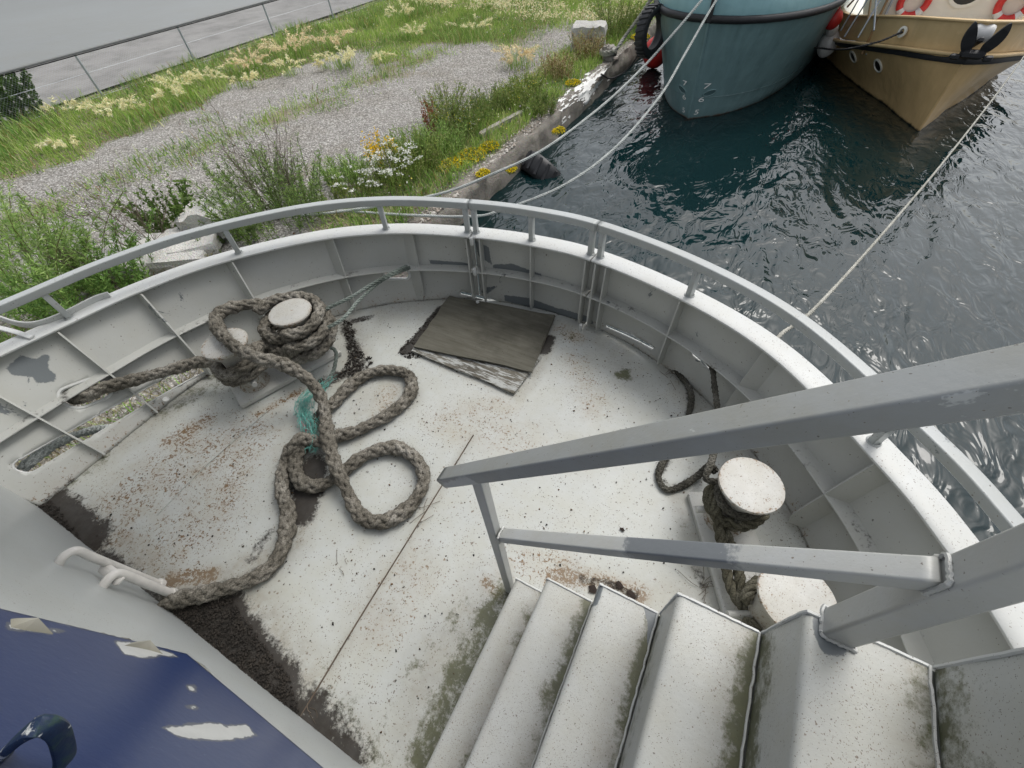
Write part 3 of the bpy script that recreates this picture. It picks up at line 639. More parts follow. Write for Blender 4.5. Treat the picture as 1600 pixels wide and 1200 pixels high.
# ---- steel stairs
RISE, YO, YI = .2383, .436, YW + .004
NX = [-.322, -.178, .0064, .196, .398, .612]
stairs = empty('stairway', (0, 0, 0), ship)
stairs['label'] = 'pressed steel stairs with mossy inner corners'
NYS = 44
for k in range(6):
    z = ZD + RISE * (k + 1); xa = NX[k]; xb = NX[k + 1] if k < 5 else 1.6
    # folded plate: riser up, rounded nose, tread back; one strip along the stair width
    prof = [(xa + .004, z - RISE + .001)] + [(xa + .002, z - RISE * f) for f in (.85, .6, .35, .15)] + [(xa + .0, z - .016), (xa + .0015, z - .008), (xa + .006, z - .003), (xa + .013, z)] + [(xa + .013 + (xb - xa - .013) * f, z - .001 * math.sin(f * 3.1)) for f in np.linspace(.06, 1, 16)]
    prof = np.array(prof); ysn = np.linspace(YI, YO, NYS)
    V = np.array([(p[0], y, p[1]) for y in ysn for p in prof]); n = len(prof)
    cut = 9
    tagm = lambda P: np.clip(1 - (xb - P[:, 0]) / .07, 0, 1)
    for nm, lo, hi in (('riser', 0, 6), ('tread', 5, n)):
        sel = np.array([j * n + i for j in range(NYS) for i in range(lo, hi)]); kk = hi - lo
        Vs = V[sel]; i = np.arange(len(sel)).reshape(NYS, kk)
        F = np.stack([i[:-1, :-1], i[1:, :-1], i[1:, 1:], i[:-1, 1:]], -1).reshape(-1, 4)[:, ::-1]
        if nm == 'tread':
            ms = np.clip(1 - (xb - Vs[:, 0]) / (.075 if k in (1, 3, 4) else .06), 0, 1) * (.45 + 1.3 * vnoise(Vs[:, 1] * 3 + k * 7, Vs[:, 0], 2.0))
            if k == 0: ms = np.maximum(ms, np.clip(1 - dist_poly(Vs, [(-.2, .33), (-.2, .22)]) / .08, 0, 1) * .9)
            if k == 1: ms = np.maximum(ms, np.clip(1 - dist_poly(Vs, [(0, .25), (0, .0)]) / .10, 0, 1) * .8)
            pr = area(Vs, [(.135, .45), (.2, .45), (.2, .33), (.185, .34), (.17, .40)], .008) if k == 2 else np.zeros(len(Vs))
            if k == 2: pr = np.maximum(pr, area(Vs, [(.0, .45), (.02, .45), (.022, .38), (.0, .36)], .008))
            if k == 4: pr = np.maximum(pr, area(Vs, [(.41, .45), (.47, .45), (.475, .38), (.43, .37), (.41, .40)], .008))
            pr = np.maximum(pr, np.clip(1 - np.abs(Vs[:, 0] - xa - .004) / .016, 0, 1) * (.25 + .25 * vnoise(Vs[:, 1] * 5 + k * 3, Vs[:, 0], 4)))
            at_ = {'moss': ms, 'grime': np.clip(1 - (xb - Vs[:, 0]) / .11, 0, 1) * .8 + .25 * vnoise(Vs[:, 0] * 2, Vs[:, 1] * 2 + k, 3), 'dirt': np.clip(1 - (xb - Vs[:, 0]) / .014, 0, 1) * .55, 'speck': .15 + .5 * vnoise(Vs[:, 0] * 3, Vs[:, 1] * 3 + k, 1.5), 'primer': pr}
        else:
            zz = (Vs[:, 2] - (z - RISE)) / RISE
            at_ = {'moss': np.clip(1 - zz * 1.6, 0, 1) * (.35 + 1.1 * vnoise(Vs[:, 1] * 3 + k * 5, zz, 2.0))}
        o = mesh(nm, Vs, F, M['stair'], stairs, True, attrs=at_)
    be = spline([(xa + .003, YO, z - RISE + .004), (xa + .001, YO, z - .02), (xa + .012, YO, z), (xa + .1, YO, z), (xb - .004, YO, z)], .015); be += RNG.normal(0, .0003, be.shape)
    MB().tube(be, .0042, 6).build('edge_bead', M['cap'], stairs)
    wb = np.stack([np.full(60, xb - .003), np.linspace(YI, YO, 60), np.full(60, z + .002)], 1) + RNG.normal(0, .0007, (60, 3))
    if k < 5: MB().tube(wb, .0035, 5).build('weld_bead', M['stair'], stairs)
poly = [(NX[0] + .01, ZD)]
for k in range(6): poly += [(NX[k] + .01, ZD + RISE * k), (NX[k] + .01, ZD + RISE * (k + 1) - .012)]
poly += [(1.6, ZD + RISE * 6 - .012), (1.6, ZD)]
n = len(poly); mesh('stair_cheek', [(x, YO - .006, z) for x, z in poly], [tuple(range(n))], M['stair'], stairs)
# ---- handrail of the stairs
YR = .432
top = MB().sweep(spline([(-.527, YR, 3.0), (-.10, YR, 3.463), (.33, YR, 3.930), (.75, YR, 4.386)], .03), rrect(.052, .043, .005, 2), up=(0, 0, 1)).build('handrail', M['grey'], ship, flat=True)
pr1 = rrect(.036, .036, .005, 2)
MB().sweep([(-.392, YR, 3.12), (-.374, YR, 2.5), (-.362, YR, ZD + .004)], pr1, up=(0, 1, 0)).build('handrail_post', M['midrail'], top, flat=True)
MB().sweep([(.456, YR - .002, ZD + RISE * 5 + .002), (.462, YR - .002, 3.6), (.466, YR - .002, 4.02)], rrect(.056, .056, .007, 2), up=(0, 1, 0)).build('handrail_post', M['midrail'], top, flat=True)
mid = MB().sweep(spline([(-.352, YR, 2.722), (0, YR, 3.07), (.437, YR, 3.517)], .02), rrect(.042, .034, .005, 2)).build('middle_rail', M['midrail'], top, flat=True)
for c, hw, hh_, vert in (((.4305, YR, 3.512), .023, .027, True), ((.456, YR - .002, ZD + RISE * 5 + .003), .030, .030, False), ((-.353, YR, 2.722), .022, .026, True)):
    q = spline([(c[0], c[1] + x * hw, c[2] + y * hh_) if vert else (c[0] + x * hw, c[1] + y * hw, c[2]) for x, y in ((-1, -.8), (-1, .8), (-.8, 1), (.8, 1), (1, .8), (1, -.8), (.8, -1), (-.8, -1), (-1, -.85))], .005)
    MB().tube(q + RNG.normal(0, .0008, q.shape), .0042, 6).build('weld_bead', M['midrail'], top)
# worn patches of bare primer on the two rails
for o, c0, c1, r in ((mid, (.09, .40, 3.16), (.17, .47, 3.25), .17), (top, (-.50, .40, 3.0), (-.40, .46, 3.12), .06), (top, (.05, .40, 3.64), (.16, .46, 3.75), .05)):
    n_ = len(o.data.vertices); co = np.empty(n_ * 3, np.float32); o.data.vertices.foreach_get('co', co); co = co.reshape(-1, 3)
    a_ = o.data.attributes.new('primer', 'FLOAT', 'POINT')
    a_.data.foreach_set('value', np.clip(1.0 - dist_poly(co[:, [0, 2]], [(c0[0], c0[2]), (c1[0], c1[2])]) / r, 0, 1).astype(np.float32))
# ---- overhanging ledge of the upper deck, high on the port side
MB().box((-1.962, .52, 3.9975), (1.25, 1.9, .005), bev=.0015).build('upper_ledge', M['ledge'], ship)
MB().box((-1.343, .52, 3.9930), (.003, 1.9, .0015), bev=.0005).build('ledge_drip_edge', M['black'], ship)
# ---- cut-out fairlead bar and dark recess by the port end of the cap
MB().sweep(spline([at(0, 497, 2.585), at(30, 506, 2.58), (-3.53, .36, 2.575), at(100, 493, 2.58), at(150, 468, 2.582), at(172, 461, 2.582)], .02), rrect(.012, .05, .004, 1)).build('fairlead_bar', M['cap'], ship)
MB().sweep(spline([at(-6, 511, 2.60), at(22, 518, 2.592), at(50, 527, 2.58)], .02), rrect(.03, .01, .003, 1)).build('fairlead_bar', M['cap'], ship)
# ---- mooring bollards: base plate, two posts with flared heads
def wear(o, x, y):
    co = np.empty(len(o.data.vertices) * 3, np.float32); o.data.vertices.foreach_get('co', co); co = co.reshape(-1, 3); r = np.hypot(co[:, 0] - x, co[:, 1] - y); h = co[:, 2] - ZD
    for nm, a in (('rust', np.where((r > .115) & (h > .39), .40, np.where(h < .09, .40, np.where(h < .36, .12, .04)))), ('speck', np.full(len(r), .5)), ('grime', np.where(h < .38, .6, .42)), ('primer', np.where((r > .125) & (h < .42), .38, 0))):
        a_ = o.data.attributes.new(nm, 'FLOAT', 'POINT'); a_.data.foreach_set('value', a.astype(np.float32))
def bollards(pair, label):
    (x1, y1), (x2, y2) = pair; cx, cy = (x1 + x2) / 2, (y1 + y2) / 2; rz = math.atan2(y2 - y1, x2 - x1); L = math.hypot(x2 - x1, y2 - y1)
    base = MB().box((cx, cy, ZD + .024), (L + .30, .27, .044), rz, .008).build('bollard_base', M['bollard'], ship); base['label'] = label
    for x, y in pair:
        MB().lathe([(.098, .042), (.098, .052), (.086, .058), (.082, .08), (.082, .30), (.084, .325), (.104, .36), (.126, .392), (.134, .405), (.137, .414), (.134, .422), (.11, .425), (0, .427)], (x, y, ZD), 40).build('bollard_post', M['bollard'], base); wear(COL.objects[-1], x, y)
    # cross bar
    ux, uy = math.cos(rz), math.sin(rz)
    for x, y in pair:
        for s in (-1, 1): MB().tube([(x - uy * .07 * s, y + ux * .07 * s, ZD + .16), (x - uy * .17 * s, y + ux * .17 * s, ZD + .165)], .017, 10).build('bollard_horn', M['bollard'], base)
BP = [(-2.525, .81), (-2.365, 1.20)]; BS = [(.455, 1.205), (.672, .80)]
bollards(BP, 'port mooring bollards wrapped in rope'); bollards(BS, 'starboard mooring bollards with flat white tops')

# ================================================================== ROPES AND LOOSE THINGS ON DECK
def braid(path, R=.042, lay=.30, sides=6, step=.009, kind='plait', fuzz=0, hair=.03):
    """vertices and faces of a rope: an eight-strand plait or a three-strand twist"""
    P = np.asarray(path, float); L = np.r_[0, np.cumsum(np.linalg.norm(np.diff(P, axis=0), axis=1))]
    n = max(4, int(L[-1] / step)); s = np.linspace(0, L[-1], n); P = np.stack([np.interp(s, L, P[:, k]) for k in range(3)], 1)
    T, A, B = frames(P); ph = 2 * math.pi * s / lay; an = np.arange(sides) * 2 * math.pi / sides; V = []; F = []
    wob = 1 + .09 * np.sin(s * 9.7 + 1) + .07 * np.sin(s * 23.1) + .05 * np.sin(s * 51)
    def strand(ang, rad, sr):
        C = P + (A * np.cos(ang)[:, None] + B * np.sin(ang)[:, None]) * rad[:, None]
        t, a, b = frames(C)
        v = C[:, None, :] + (sr * wob)[:, None, None] * (a[:, None, :] * np.cos(an)[None, :, None] + b[:, None, :] * np.sin(an)[None, :, None])
        base = sum(len(q) for q in V); V.append(v.reshape(-1, 3))
        i = np.arange(n - 1)[:, None] * sides; q = np.arange(sides)[None, :]; q2 = (q + 1) % sides
        F.append((base + np.stack([i + q, i + q2, i + sides + q2, i + sides + q], -1)).reshape(-1, 4))
    if kind == 'plait':
        for k in range(4):
            strand(ph + k * math.pi / 2, (R * .60) * (1 + .20 * np.sin(4 * ph)) * wob, R * .40)
            strand(-ph + k * math.pi / 2 + math.pi / 4, (R * .60) * (1 - .20 * np.sin(4 * ph)) * wob, R * .40)
    else:
        for k in range(3): strand(ph + k * 2 * math.pi / 3, np.full(n, R * .52), R * .54)
    if fuzz:
        i = RNG.integers(0, n, fuzz); a = RNG.random(fuzz) * 6.283; d = A[i] * np.cos(a)[:, None] + B[i] * np.sin(a)[:, None]
        p = P[i] + d * R * .88; e = p + d * (hair * RNG.random(fuzz) ** 2 + .004)[:, None] + T[i] * RNG.normal(0, hair * .6, fuzz)[:, None] + RNG.normal(0, .004, (fuzz, 3))
        wv = np.cross(d, T[i]) * .0011; base = sum(len(q) for q in V)
        V.append(np.stack([p - wv, p + wv, e + wv * .3, e - wv * .3], 1).reshape(-1, 3)); F.append(base + np.arange(fuzz * 4).reshape(-1, 4))
    return np.vstack(V), np.vstack(F)
def rope(name, path, mat, label, cat='rope', group=None, parent=None, **kw):
    V, F = braid(path, **kw); o = mesh(name, V, F, mat, parent, True)
    if label: tag(o, label, cat, group)
    return o
def turns(c, r0, r1, z0, z1, a0, nturn, n=18, ex=0, ea=0):
    """points of a rope wound round a post"""
    k = int(abs(nturn) * n); a = a0 + np.linspace(0, nturn * 2 * math.pi, k); f = np.linspace(0, 1, k)
    r = r0 + (r1 - r0) * f + .008 * np.sin(a * 1.7 + 2) + ex * np.maximum(0, np.cos(a - ea)) ** 2
    return np.stack([c[0] + r * np.cos(a), c[1] + r * np.sin(a), z0 + (z1 - z0) * f + .008 * np.sin(a * 2.3)], 1)
z6 = lambda x, y: (360 + x / 4.285, 560 + y / 4.285)
RZ = ZD + .043
B1, B2 = np.array(BP[0]), np.array(BP[1])
main = [(-3.75, .10, 2.05), (-3.50, .16, 2.20), at(118, 622, 2.235), at(160, 607, 2.25), at(215, 592, 2.24), at(270, 577, 2.23), at(310, 566, 2.22)]
main += list(turns(B1, .128, .130, 2.19, 2.24, math.radians(200), 1.05)) + list(turns(B1, .130, .125, 2.25, 2.30, math.radians(225), .55))
main += [(-2.44, 1.0, 2.26)]
main += list(turns(B2, .128, .135, 2.20, 2.23, math.radians(-60), 1.0)) + list(turns(B2, .20, .215, 2.20, 2.26, math.radians(-60), 1.0)) + list(turns(B2, .215, .16, 2.30, 2.33, math.radians(-60), 1.0, ex=.03, ea=3.6)) + list(turns(B2, .165, .20, 2.37, 2.405, math.radians(-60), .72, ex=.03, ea=3.6))
main += [at(405, 474, 2.43), at(365, 480, 2.45), at(340, 492, 2.46), at(340, 512, 2.47), at(358, 534, 2.48), at(385, 552, 2.46), at(412, 562, 2.42)]
for (x, y), z in (((330, 30), 2.36), ((480, 110), 2.27), ((570, 200), 2.20), ((620, 300), 2.155), ((640, 420), 2.13), ((655, 540), 2.13), ((690, 680), 2.12), ((740, 800), 2.10), ((800, 930), 2.06), ((860, 1040), RZ), ((960, 1095), RZ), ((1090, 1070), RZ),
                  ((1210, 980), RZ), ((1285, 860), RZ), ((1290, 760), RZ), ((1230, 660), RZ), ((1120, 600), RZ), ((1000, 610), RZ), ((880, 660), RZ), ((790, 730), RZ), ((700, 800), RZ), ((600, 850), RZ), ((500, 845), RZ), ((445, 780), RZ), ((435, 690), RZ), ((480, 590), RZ + .01),
                  ((560, 440), RZ + .01), ((640, 340), RZ), ((700, 290), RZ), ((780, 200), RZ), ((870, 130), RZ), ((980, 85), RZ), ((1090, 80), RZ), ((1190, 110), RZ), ((1215, 190), RZ), ((1180, 270), RZ), ((1080, 360), RZ), ((960, 430), RZ), ((830, 490), RZ), ((720, 520), RZ), ((600, 560), RZ + .01),
                  ((490, 540), RZ + .05), ((420, 590), RZ + .04), ((370, 680), RZ), ((345, 800), RZ), ((350, 920), RZ), ((385, 1010), RZ), ((380, 1130), RZ)):
    main.append(at(*z6(x, y), z))
for x, y in ((447, 838), (432, 875), (400, 902), (350, 920), (300, 932), (256, 941)): main.append(at(x, y, RZ))
mp = spline(main, .01)
mr = rope('mooring_hawser', mp, M['rope'], 'thick frayed grey hawser wound on port bollards and coiled in loops on deck', R=.0375, fuzz=17000, hair=.022)
# a second hawser leaves by the long freeing port
rope('mooring_hawser', spline([at(34, 733, 2.09), at(60, 712, 2.10), at(92, 692, 2.02), at(130, 676, 1.88), at(180, 668, 1.60), at(230, 672, 1.2)], .01), M['ropewhite'], 'pale hawser end showing through the long slot in the port bulwark', R=.026, lay=.2, fuzz=500)
# thin green-grey line from the fairlead to the port bollards
g1 = [at(640, 418, 2.30), at(612, 430, 2.36), at(590, 443, 2.35), at(560, 470, 2.33), at(533, 500, 2.32)]
rope('thin_mooring_line', spline(g1 + [(-2.20, 1.13, 2.31), (-2.235, 1.10, 2.25), at(521, 545, 2.16), at(523, 572, 2.08), at(512, 596, 2.03), at(500, 612, 2.02)], .006), M['ropegreen'], 'thin green-grey twisted line running down from port fairlead past bollard to the deck', R=.0125, lay=.09, kind='twist', step=.005)
rope('thin_mooring_line', spline([at(636, 416, 2.33), at(608, 429, 2.37), at(580, 445, 2.365), at(545, 466, 2.36), at(515, 480, 2.36), at(488, 497, 2.33)], .006), M['ropegreen'], 'thin green-grey twisted line between port fairlead and top of hawser coil', R=.0125, lay=.09, kind='twist', step=.005)
# starboard ropes
S1, S2 = np.array(BS[0]), np.array(BS[1])
a = [at(1097, 556, 2.20), at(1112, 572, 2.25), at(1116, 600, 2.22), at(1121, 640, 2.20), at(1121, 680, 2.24), at(1112, 720, 2.29), at(1103, 748, 2.30)]
rope('braided_line', spline(a + list(turns(S1, .10, .10, 2.30, 2.29, math.radians(165), .80)) + [(.47, 1.09, 2.26)], .008), M['ropedark'], 'smooth grey braided line from starboard slot round the forward bollard', R=.017, lay=.12, step=.006)
b = [at(1046, 566, ZD + .018), at(1066, 590, ZD + .018), at(1079, 612, ZD + .018), at(1078, 640, ZD + .018), at(1062, 680, ZD + .018), at(1038, 718, ZD + .018), at(1029, 745, ZD + .018), at(1042, 765, ZD + .018), at(1068, 758, ZD + .018), at(1092, 742, ZD + .03), at(1108, 728, 2.10), at(1116, 735, 2.16)]
rope('braided_line', spline(b, .008), M['ropedark'], 'dark braided line lying in a bend on deck before the starboard bollard', R=.019, lay=.12, step=.006, fuzz=300, hair=.012)
c = list(turns(S1, .115, .118, 2.20, 2.24, math.radians(150), 1.3)) + list(turns(S1, .118, .112, 2.25, 2.27, math.radians(258), .9))
c += [(.40, 1.07, 2.22), at(1133, 880, 2.14), at(1142, 915, 2.13), at(1162, 950, 2.14), at(1195, 978, 2.16)] + list(turns(S2, .118, .118, 2.19, 2.22, math.radians(225), .9))
c += [(.60, .90, 2.20), at(1168, 940, 2.16), at(1156, 905, 2.15), at(1153, 880, 2.15), (.44, 1.08, 2.18)]
rope('olive_hawser', spline(c, .009), M['ropeolive'], 'olive worn rope wound in a figure eight round both starboard bollards', R=.023, lay=.13, kind='twist', step=.007, fuzz=2200, hair=.014)
# teal net twine tangled by the coil
tw = empty('net_twine', at(485, 640, ZD)); tag(tw, 'tangle of frayed teal net twine lying against the hawser coil', 'twine')
def tangle(n, keys, r, spread, mat, nm):
    mb = MB(); K = spline(keys, .01)
    for _ in range(n):
        i0 = RNG.integers(0, max(1, len(K) - 12)); i1 = min(len(K) - 1, i0 + RNG.integers(8, 26)); off = RNG.normal(0, spread, 3) * (1, 1, .5)
        pts = [K[i] + off + RNG.normal(0, spread * .45, 3) for i in np.linspace(i0, i1, 6).astype(int)]
        pts = np.array(pts); pts[:, 2] = np.maximum(pts[:, 2], ZD + .006); mb.tube(spline(pts, .008), r, 3)
    V = np.array(mb.v) - np.array(tw.location); mesh(nm, V, mb.f, mat, tw, True)
tangle(150, [at(515, 592, 2.08), at(503, 602, 2.07), at(478, 622, 2.07), at(474, 640, 2.08), at(482, 660, 2.09), at(488, 680, 2.08), at(486, 702, 2.05)], .0014, .022, M['twine'], 'twine_strands')
tangle(9, [at(476, 650, 2.09), at(485, 680, 2.09), at(492, 692, 2.08)], .0018, .012, M['twinepink'], 'pink_strands')
# plywood sheet and the peeling board under it
def sheet(name, px, z0, th_, mat, label, sag=0):
    P = [at(x, y, z0) for x, y in px]; n = 14; m_ = len(P); V = []; F = []
    A, B_, C_, D_ = P if m_ == 4 else (P[0], P[1], P[2], P[0] + (P[2] - P[1]))
    for k, dz in enumerate((0, th_)):
        for i in range(n + 1):
            for j in range(n + 1):
                u, v = i / n, j / n; p = (A * (1 - u) + B_ * u) * (1 - v) + (D_ * (1 - u) + C_ * u) * v
                V.append(p + np.array([0, 0, dz + sag * math.sin(u * 3.1) * v]) + np.array([(vnoise(u * 9 + k, v * 9) - .5) * .012, (vnoise(u * 9, v * 9 + 5) - .5) * .012, 0]) * (i in (0, n) or j in (0, n)))
    q = lambda k, i, j: k * (n + 1) ** 2 + i * (n + 1) + j
    for i in range(n):
        for j in range(n): F += [(q(1, i, j), q(1, i + 1, j), q(1, i + 1, j + 1), q(1, i, j + 1)), (q(0, i, j + 1), q(0, i + 1, j + 1), q(0, i + 1, j), q(0, i, j))]
        F += [(q(0, i, 0), q(0, i + 1, 0), q(1, i + 1, 0), q(1, i, 0)), (q(0, i + 1, n), q(0, i, n), q(1, i, n), q(1, i + 1, n)), (q(0, n, i), q(0, n, i + 1), q(1, n, i + 1), q(1, n, i)), (q(0, 0, i + 1), q(0, 0, i), q(1, 0, i), q(1, 0, i + 1))]
    return tag(mesh(name, V, F, mat, None, False), label, 'board')
sheet('plywood_sheet', [(702, 464), (867, 494), (831, 583), (648, 543)], ZD + .034, .012, M['ply'], 'weathered brown plywood sheet lying on deck at the bow', .006)
sheet('painted_board', [(655, 535), (845, 560), (803, 617), (645, 550)], ZD + .010, .017, M['board'], 'board with peeling white paint sticking out under the plywood sheet')
# black soil heaped along the deckhouse foot (countless crumbs)
def crumbs(name, poly, n, smin, smax, mat, label, cat, z=ZD + .005, cols=None, heap=.0, kindname='stuff'):
    P = np.array([at(x, y, ZD)[:2] for x, y in poly]); lo, hi = P.min(0), P.max(0); pts = []
    while len(pts) < n:
        q = lo + RNG.random((n * 3, 2)) * (hi - lo); q = q[inside(q, P)]; pts += list(q)
    pts = np.array(pts[:n]); d = dist_poly(pts, list(P) + [P[0]]); s = smin + (smax - smin) * RNG.random(n) ** 3
    O = np.array([(1, 0, 0), (-1, 0, 0), (0, 1, 0), (0, -1, 0), (0, 0, 1), (0, 0, -1)], float); Fo = np.array([(0, 2, 4), (2, 1, 4), (1, 3, 4), (3, 0, 4), (2, 0, 5), (1, 2, 5), (3, 1, 5), (0, 3, 5)])
    V = pts[:, None, :].repeat(6, 1); V = np.concatenate([V, np.full((n, 6, 1), z)], 2)
    R3 = RNG.normal(0, 1, (n, 6, 3)) * .35 + O[None]; V = V + R3 * s[:, None, None] * np.array([1, 1, .6]); V[:, :, 2] += (np.minimum(d, .12) * heap)[:, None]
    F = (Fo[None] + (np.arange(n) * 6)[:, None, None]).reshape(-1, 3)
    c = None
    if cols is not None: c = np.asarray(cols)[RNG.integers(0, len(cols), n)].repeat(6, 0)
    o = mesh(name, V.reshape(-1, 3), F, mat, None, False, col=c); tag(o, label, cat, kind='stuff'); return o
crumbs('soil_crumbs', mud, 4200, .0012, .0085, M['dirt'], 'crumbly black soil heaped at the foot of the deckhouse wall', 'soil', heap=.10, z=ZD + .014)
crumbs('soil_crumbs', [(25, 768), (50, 765), (90, 790), (125, 835), (135, 860), (100, 845)], 600, .002, .010, M['dirt'], 'black soil in the deck corner at the port bulwark end', 'soil', heap=.10, z=ZD + .012)
crumbs('soil_crumbs', [(622, 552), (640, 530), (690, 480), (694, 486), (660, 530), (650, 552), (680, 556), (640, 562)], 500, .003, .012, M['dirt'], 'black soil spilling from under the plywood corner', 'soil')
crumbs('soil_crumbs', [(536, 500), (550, 505), (558, 545), (585, 565), (560, 590), (525, 590), (545, 560)], 600, .003, .011, M['dirt'], 'black soil beside the port bollard base', 'soil')
crumbs('leaf_litter', [(120, 830), (320, 600), (620, 480), (950, 520), (1110, 650), (1060, 900), (800, 900), (640, 1190), (480, 1120), (420, 960)], 1500, .0015, .006, M['litter'], 'dark specks of leaf litter and seeds scattered over the deck', 'litter', cols=[(.03, .025, .018), (.06, .045, .03), (.10, .06, .03), (.16, .10, .05), (.02, .02, .015)])
# white scrap in the corner, clam shell on the freeing port sill
mb = MB(); mb.lathe([(0, -.02), (.03, -.018), (.045, 0), (.03, .02), (0, .026)], at(42, 768, ZD + .03), 9); V = np.array(mb.v); V += RNG.normal(0, .006, V.shape)
tag(mesh('white_stone', V, mb.f, M['whitestain'], None, True), 'white stone sitting on soil in the deck corner', 'stone')
mb = MB(); mb.lathe([(0, .006), (.010, .005), (.017, .002), (.020, -.003)], at(259, 623, ZD + .07), 10, axis=(.3, .2, .9)); tag(mb.build('clam_shell', M['whitestain']), 'small white shell by the sill of the port freeing slot', 'shell')
# twigs and dry straw
tg = MB()
for x, y, l, n in ((1100, 915, .10, 9), (985, 935, .05, 6), (1050, 585, .07, 14), (655, 800, .10, 5), (470, 1112, .09, 3), (620, 640, .06, 8), (530, 880, .07, 3)):
    for _ in range(n):
        p = at(x + RNG.normal(0, 6), y + RNG.normal(0, 6), ZD + .008); a = RNG.random() * 6.28; d = np.array([math.cos(a), math.sin(a), 0]) * l * (.4 + RNG.random())
        tg.tube(spline([p, p + d * .5 + RNG.normal(0, .008, 3) * (1, 1, .3) + (0, 0, .006), p + d], .01), .0013, 3)
tag(tg.build('dry_twigs', M['twig']), 'thin dry twigs and straw bits on the deck', 'twigs', kind='stuff')
# rusty flakes of paint by the foot of the stairs
for i, (x, y, r) in enumerate(((925, 922, .022), (968, 915, .020), (985, 930, .022), (973, 828, .014), (1250, 812, .025))):
    P = [at(x, y, ZD + .006) + np.array([math.cos(a) * r * (.5 + RNG.random() * .8), math.sin(a) * r * (.5 + RNG.random() * .8), RNG.random() * .004]) for a in np.linspace(0, 6.28, 9, endpoint=False)]
    mesh('rust_flake', P + [np.mean(P, 0) + (0, 0, .003)], [(k, (k + 1) % 9, 9) for k in range(9)], simple('rust_scale', (.022, .014, .010), .9, .5, 40) if i == 0 else bpy.data.materials['rust_scale'], deck)

# ================================================================== WATER, QUAY, GROUND
QX = -4.42; GZ = .5
V = [(QX - .3, -120, 0), (400, -120, 0), (400, 420, 0), (QX - .3, 420, 0)]
tag(mesh('water', V, [(0, 1, 2, 3)], M['water']), 'dark rippled harbour water', 'water', kind='structure')
# quay wall: crumbling concrete face and edge
ys = np.r_[np.linspace(-40, -2, 20), np.linspace(-1.9, 24, 500), np.linspace(24.5, 150, 40)]
prof = [(.05, -2.0), (.045, -.2), (.03, .05), (.02, .2), (.0, .34), (-.03, .43), (-.10, .475), (-.28, .495), (-.60, .49)]
V = []
for y in ys:
    for i, (dx, z) in enumerate(prof):
        nz = (fbm(y * 1.0, i * .7, .9) - .5) * .22 + (vnoise(y, i, 5) - .5) * .06
        V.append((QX + dx + nz * (1 if i > 0 else 0), y, z + (vnoise(y + 4, i, 2.2) - .5) * .09 * (i > 3)))
k = len(prof); F = [(a * k + i, a * k + i + 1, a * k + k + i + 1, a * k + k + i) for a in range(len(ys) - 1) for i in range(k - 1)]
quay = tag(mesh('quay_wall', V, F, M['concrete'], None, True), 'crumbling concrete quay wall edge along the water', 'quay', kind='structure')
def patch_on(name, cy0, cy1, dx0, dx1, z0, z1, n, mat):
    pass
# ground sheet
gx = np.r_[-260, -120, -60, -40, np.linspace(-30, QX - .25, 150)]; gy = np.r_[-80, -30, -10, np.linspace(-4, 30, 180), 40, 70, 130, 400]
X, Y = np.meshgrid(gx, gy, indexing='ij')
def ground_z(x, y): return GZ + (fbm(x, y, .35) - .5) * .10 + (fbm(np.asarray(x) + 30, y, 1.3) - .5) * .05
def veg(x, y):
    """how thickly weeds grow at a spot"""
    x = np.asarray(x, float); y = np.asarray(y, float); n = fbm(x, y, .55); n2 = fbm(x + 17, y + 3, 1.6)
    strip = np.clip((x + 6.6 + (y - 7) * -.02) / .7, 0, 1) * np.clip((-4.58 - x) / .25, 0, 1)
    strip = strip * np.clip((y - 3.6) / 1.5, .25, 1)
    mid = np.exp(-((x + 10.9 + (y - 8) * -.12) / .65) ** 2) * .45
    verge = np.clip((-13.5 - x + (y - 8) * .05 + (n - .5) * 3.5) / .8, 0, 1)
    far = np.clip((y - 14.5 - (x + 7) * .3 + (n - .5) * 4) / 1.5, 0, 1) * (1 - np.exp(-((x + 7.2) / 1.1) ** 2) * np.clip((19 - y) / 2, 0, 1))
    road = np.clip((-17.9 - x) / .5, 0, 1) * np.clip((x + 25.5) / .8, 0, 1)
    v = np.maximum.reduce([strip * (.75 + .6 * n2), mid * n2 * 1.6, verge * (.5 + .6 * n2), far * (.45 + .7 * n2), np.clip(n - .6, 0, 1) * 1.6])
    v = np.maximum(v, np.clip((-25 - x) / .8, 0, 1))
    return np.clip(v * (1 - road), 0, 1)
Zg = ground_z(X, Y); Zg = np.where(X > QX - .6, GZ - .03 + (Zg - GZ) * .4, Zg)
V = np.stack([X.ravel(), Y.ravel(), Zg.ravel()], 1); i = np.arange(X.size).reshape(X.shape)
F = np.stack([i[:-1, :-1], i[1:, :-1], i[1:, 1:], i[:-1, 1:]], -1).reshape(-1, 4)
tag(mesh('ground', V, F, M['gravel'], None, True, attrs={'soil': veg(V[:, 0], V[:, 1]) * 1.0}), 'grey gravel ground with weedy patches', 'ground', kind='structure')
# the gravel road beyond the fence: a slightly raised compacted sheet
gx2 = np.linspace(-25.2, -18.1, 12); gy2 = np.linspace(-30, 120, 60); X, Y = np.meshgrid(gx2, gy2, indexing='ij')
V = np.stack([X.ravel(), Y.ravel(), ground_z(X, Y).ravel() * 0 + GZ + .075 - .02 * ((X.ravel() + 21.6) / 3.5) ** 4], 1); i = np.arange(X.size).reshape(X.shape)
F = np.stack([i[:-1, :-1], i[1:, :-1], i[1:, 1:], i[:-1, 1:]], -1).reshape(-1, 4)
tag(mesh('road', V, F, simple('compacted_gravel', (.25, .245, .235), .95, .35, 1.2, bump=.8, sc2=40, spec=.2), None, True), 'compacted grey gravel road beyond the fence', 'road', kind='structure')
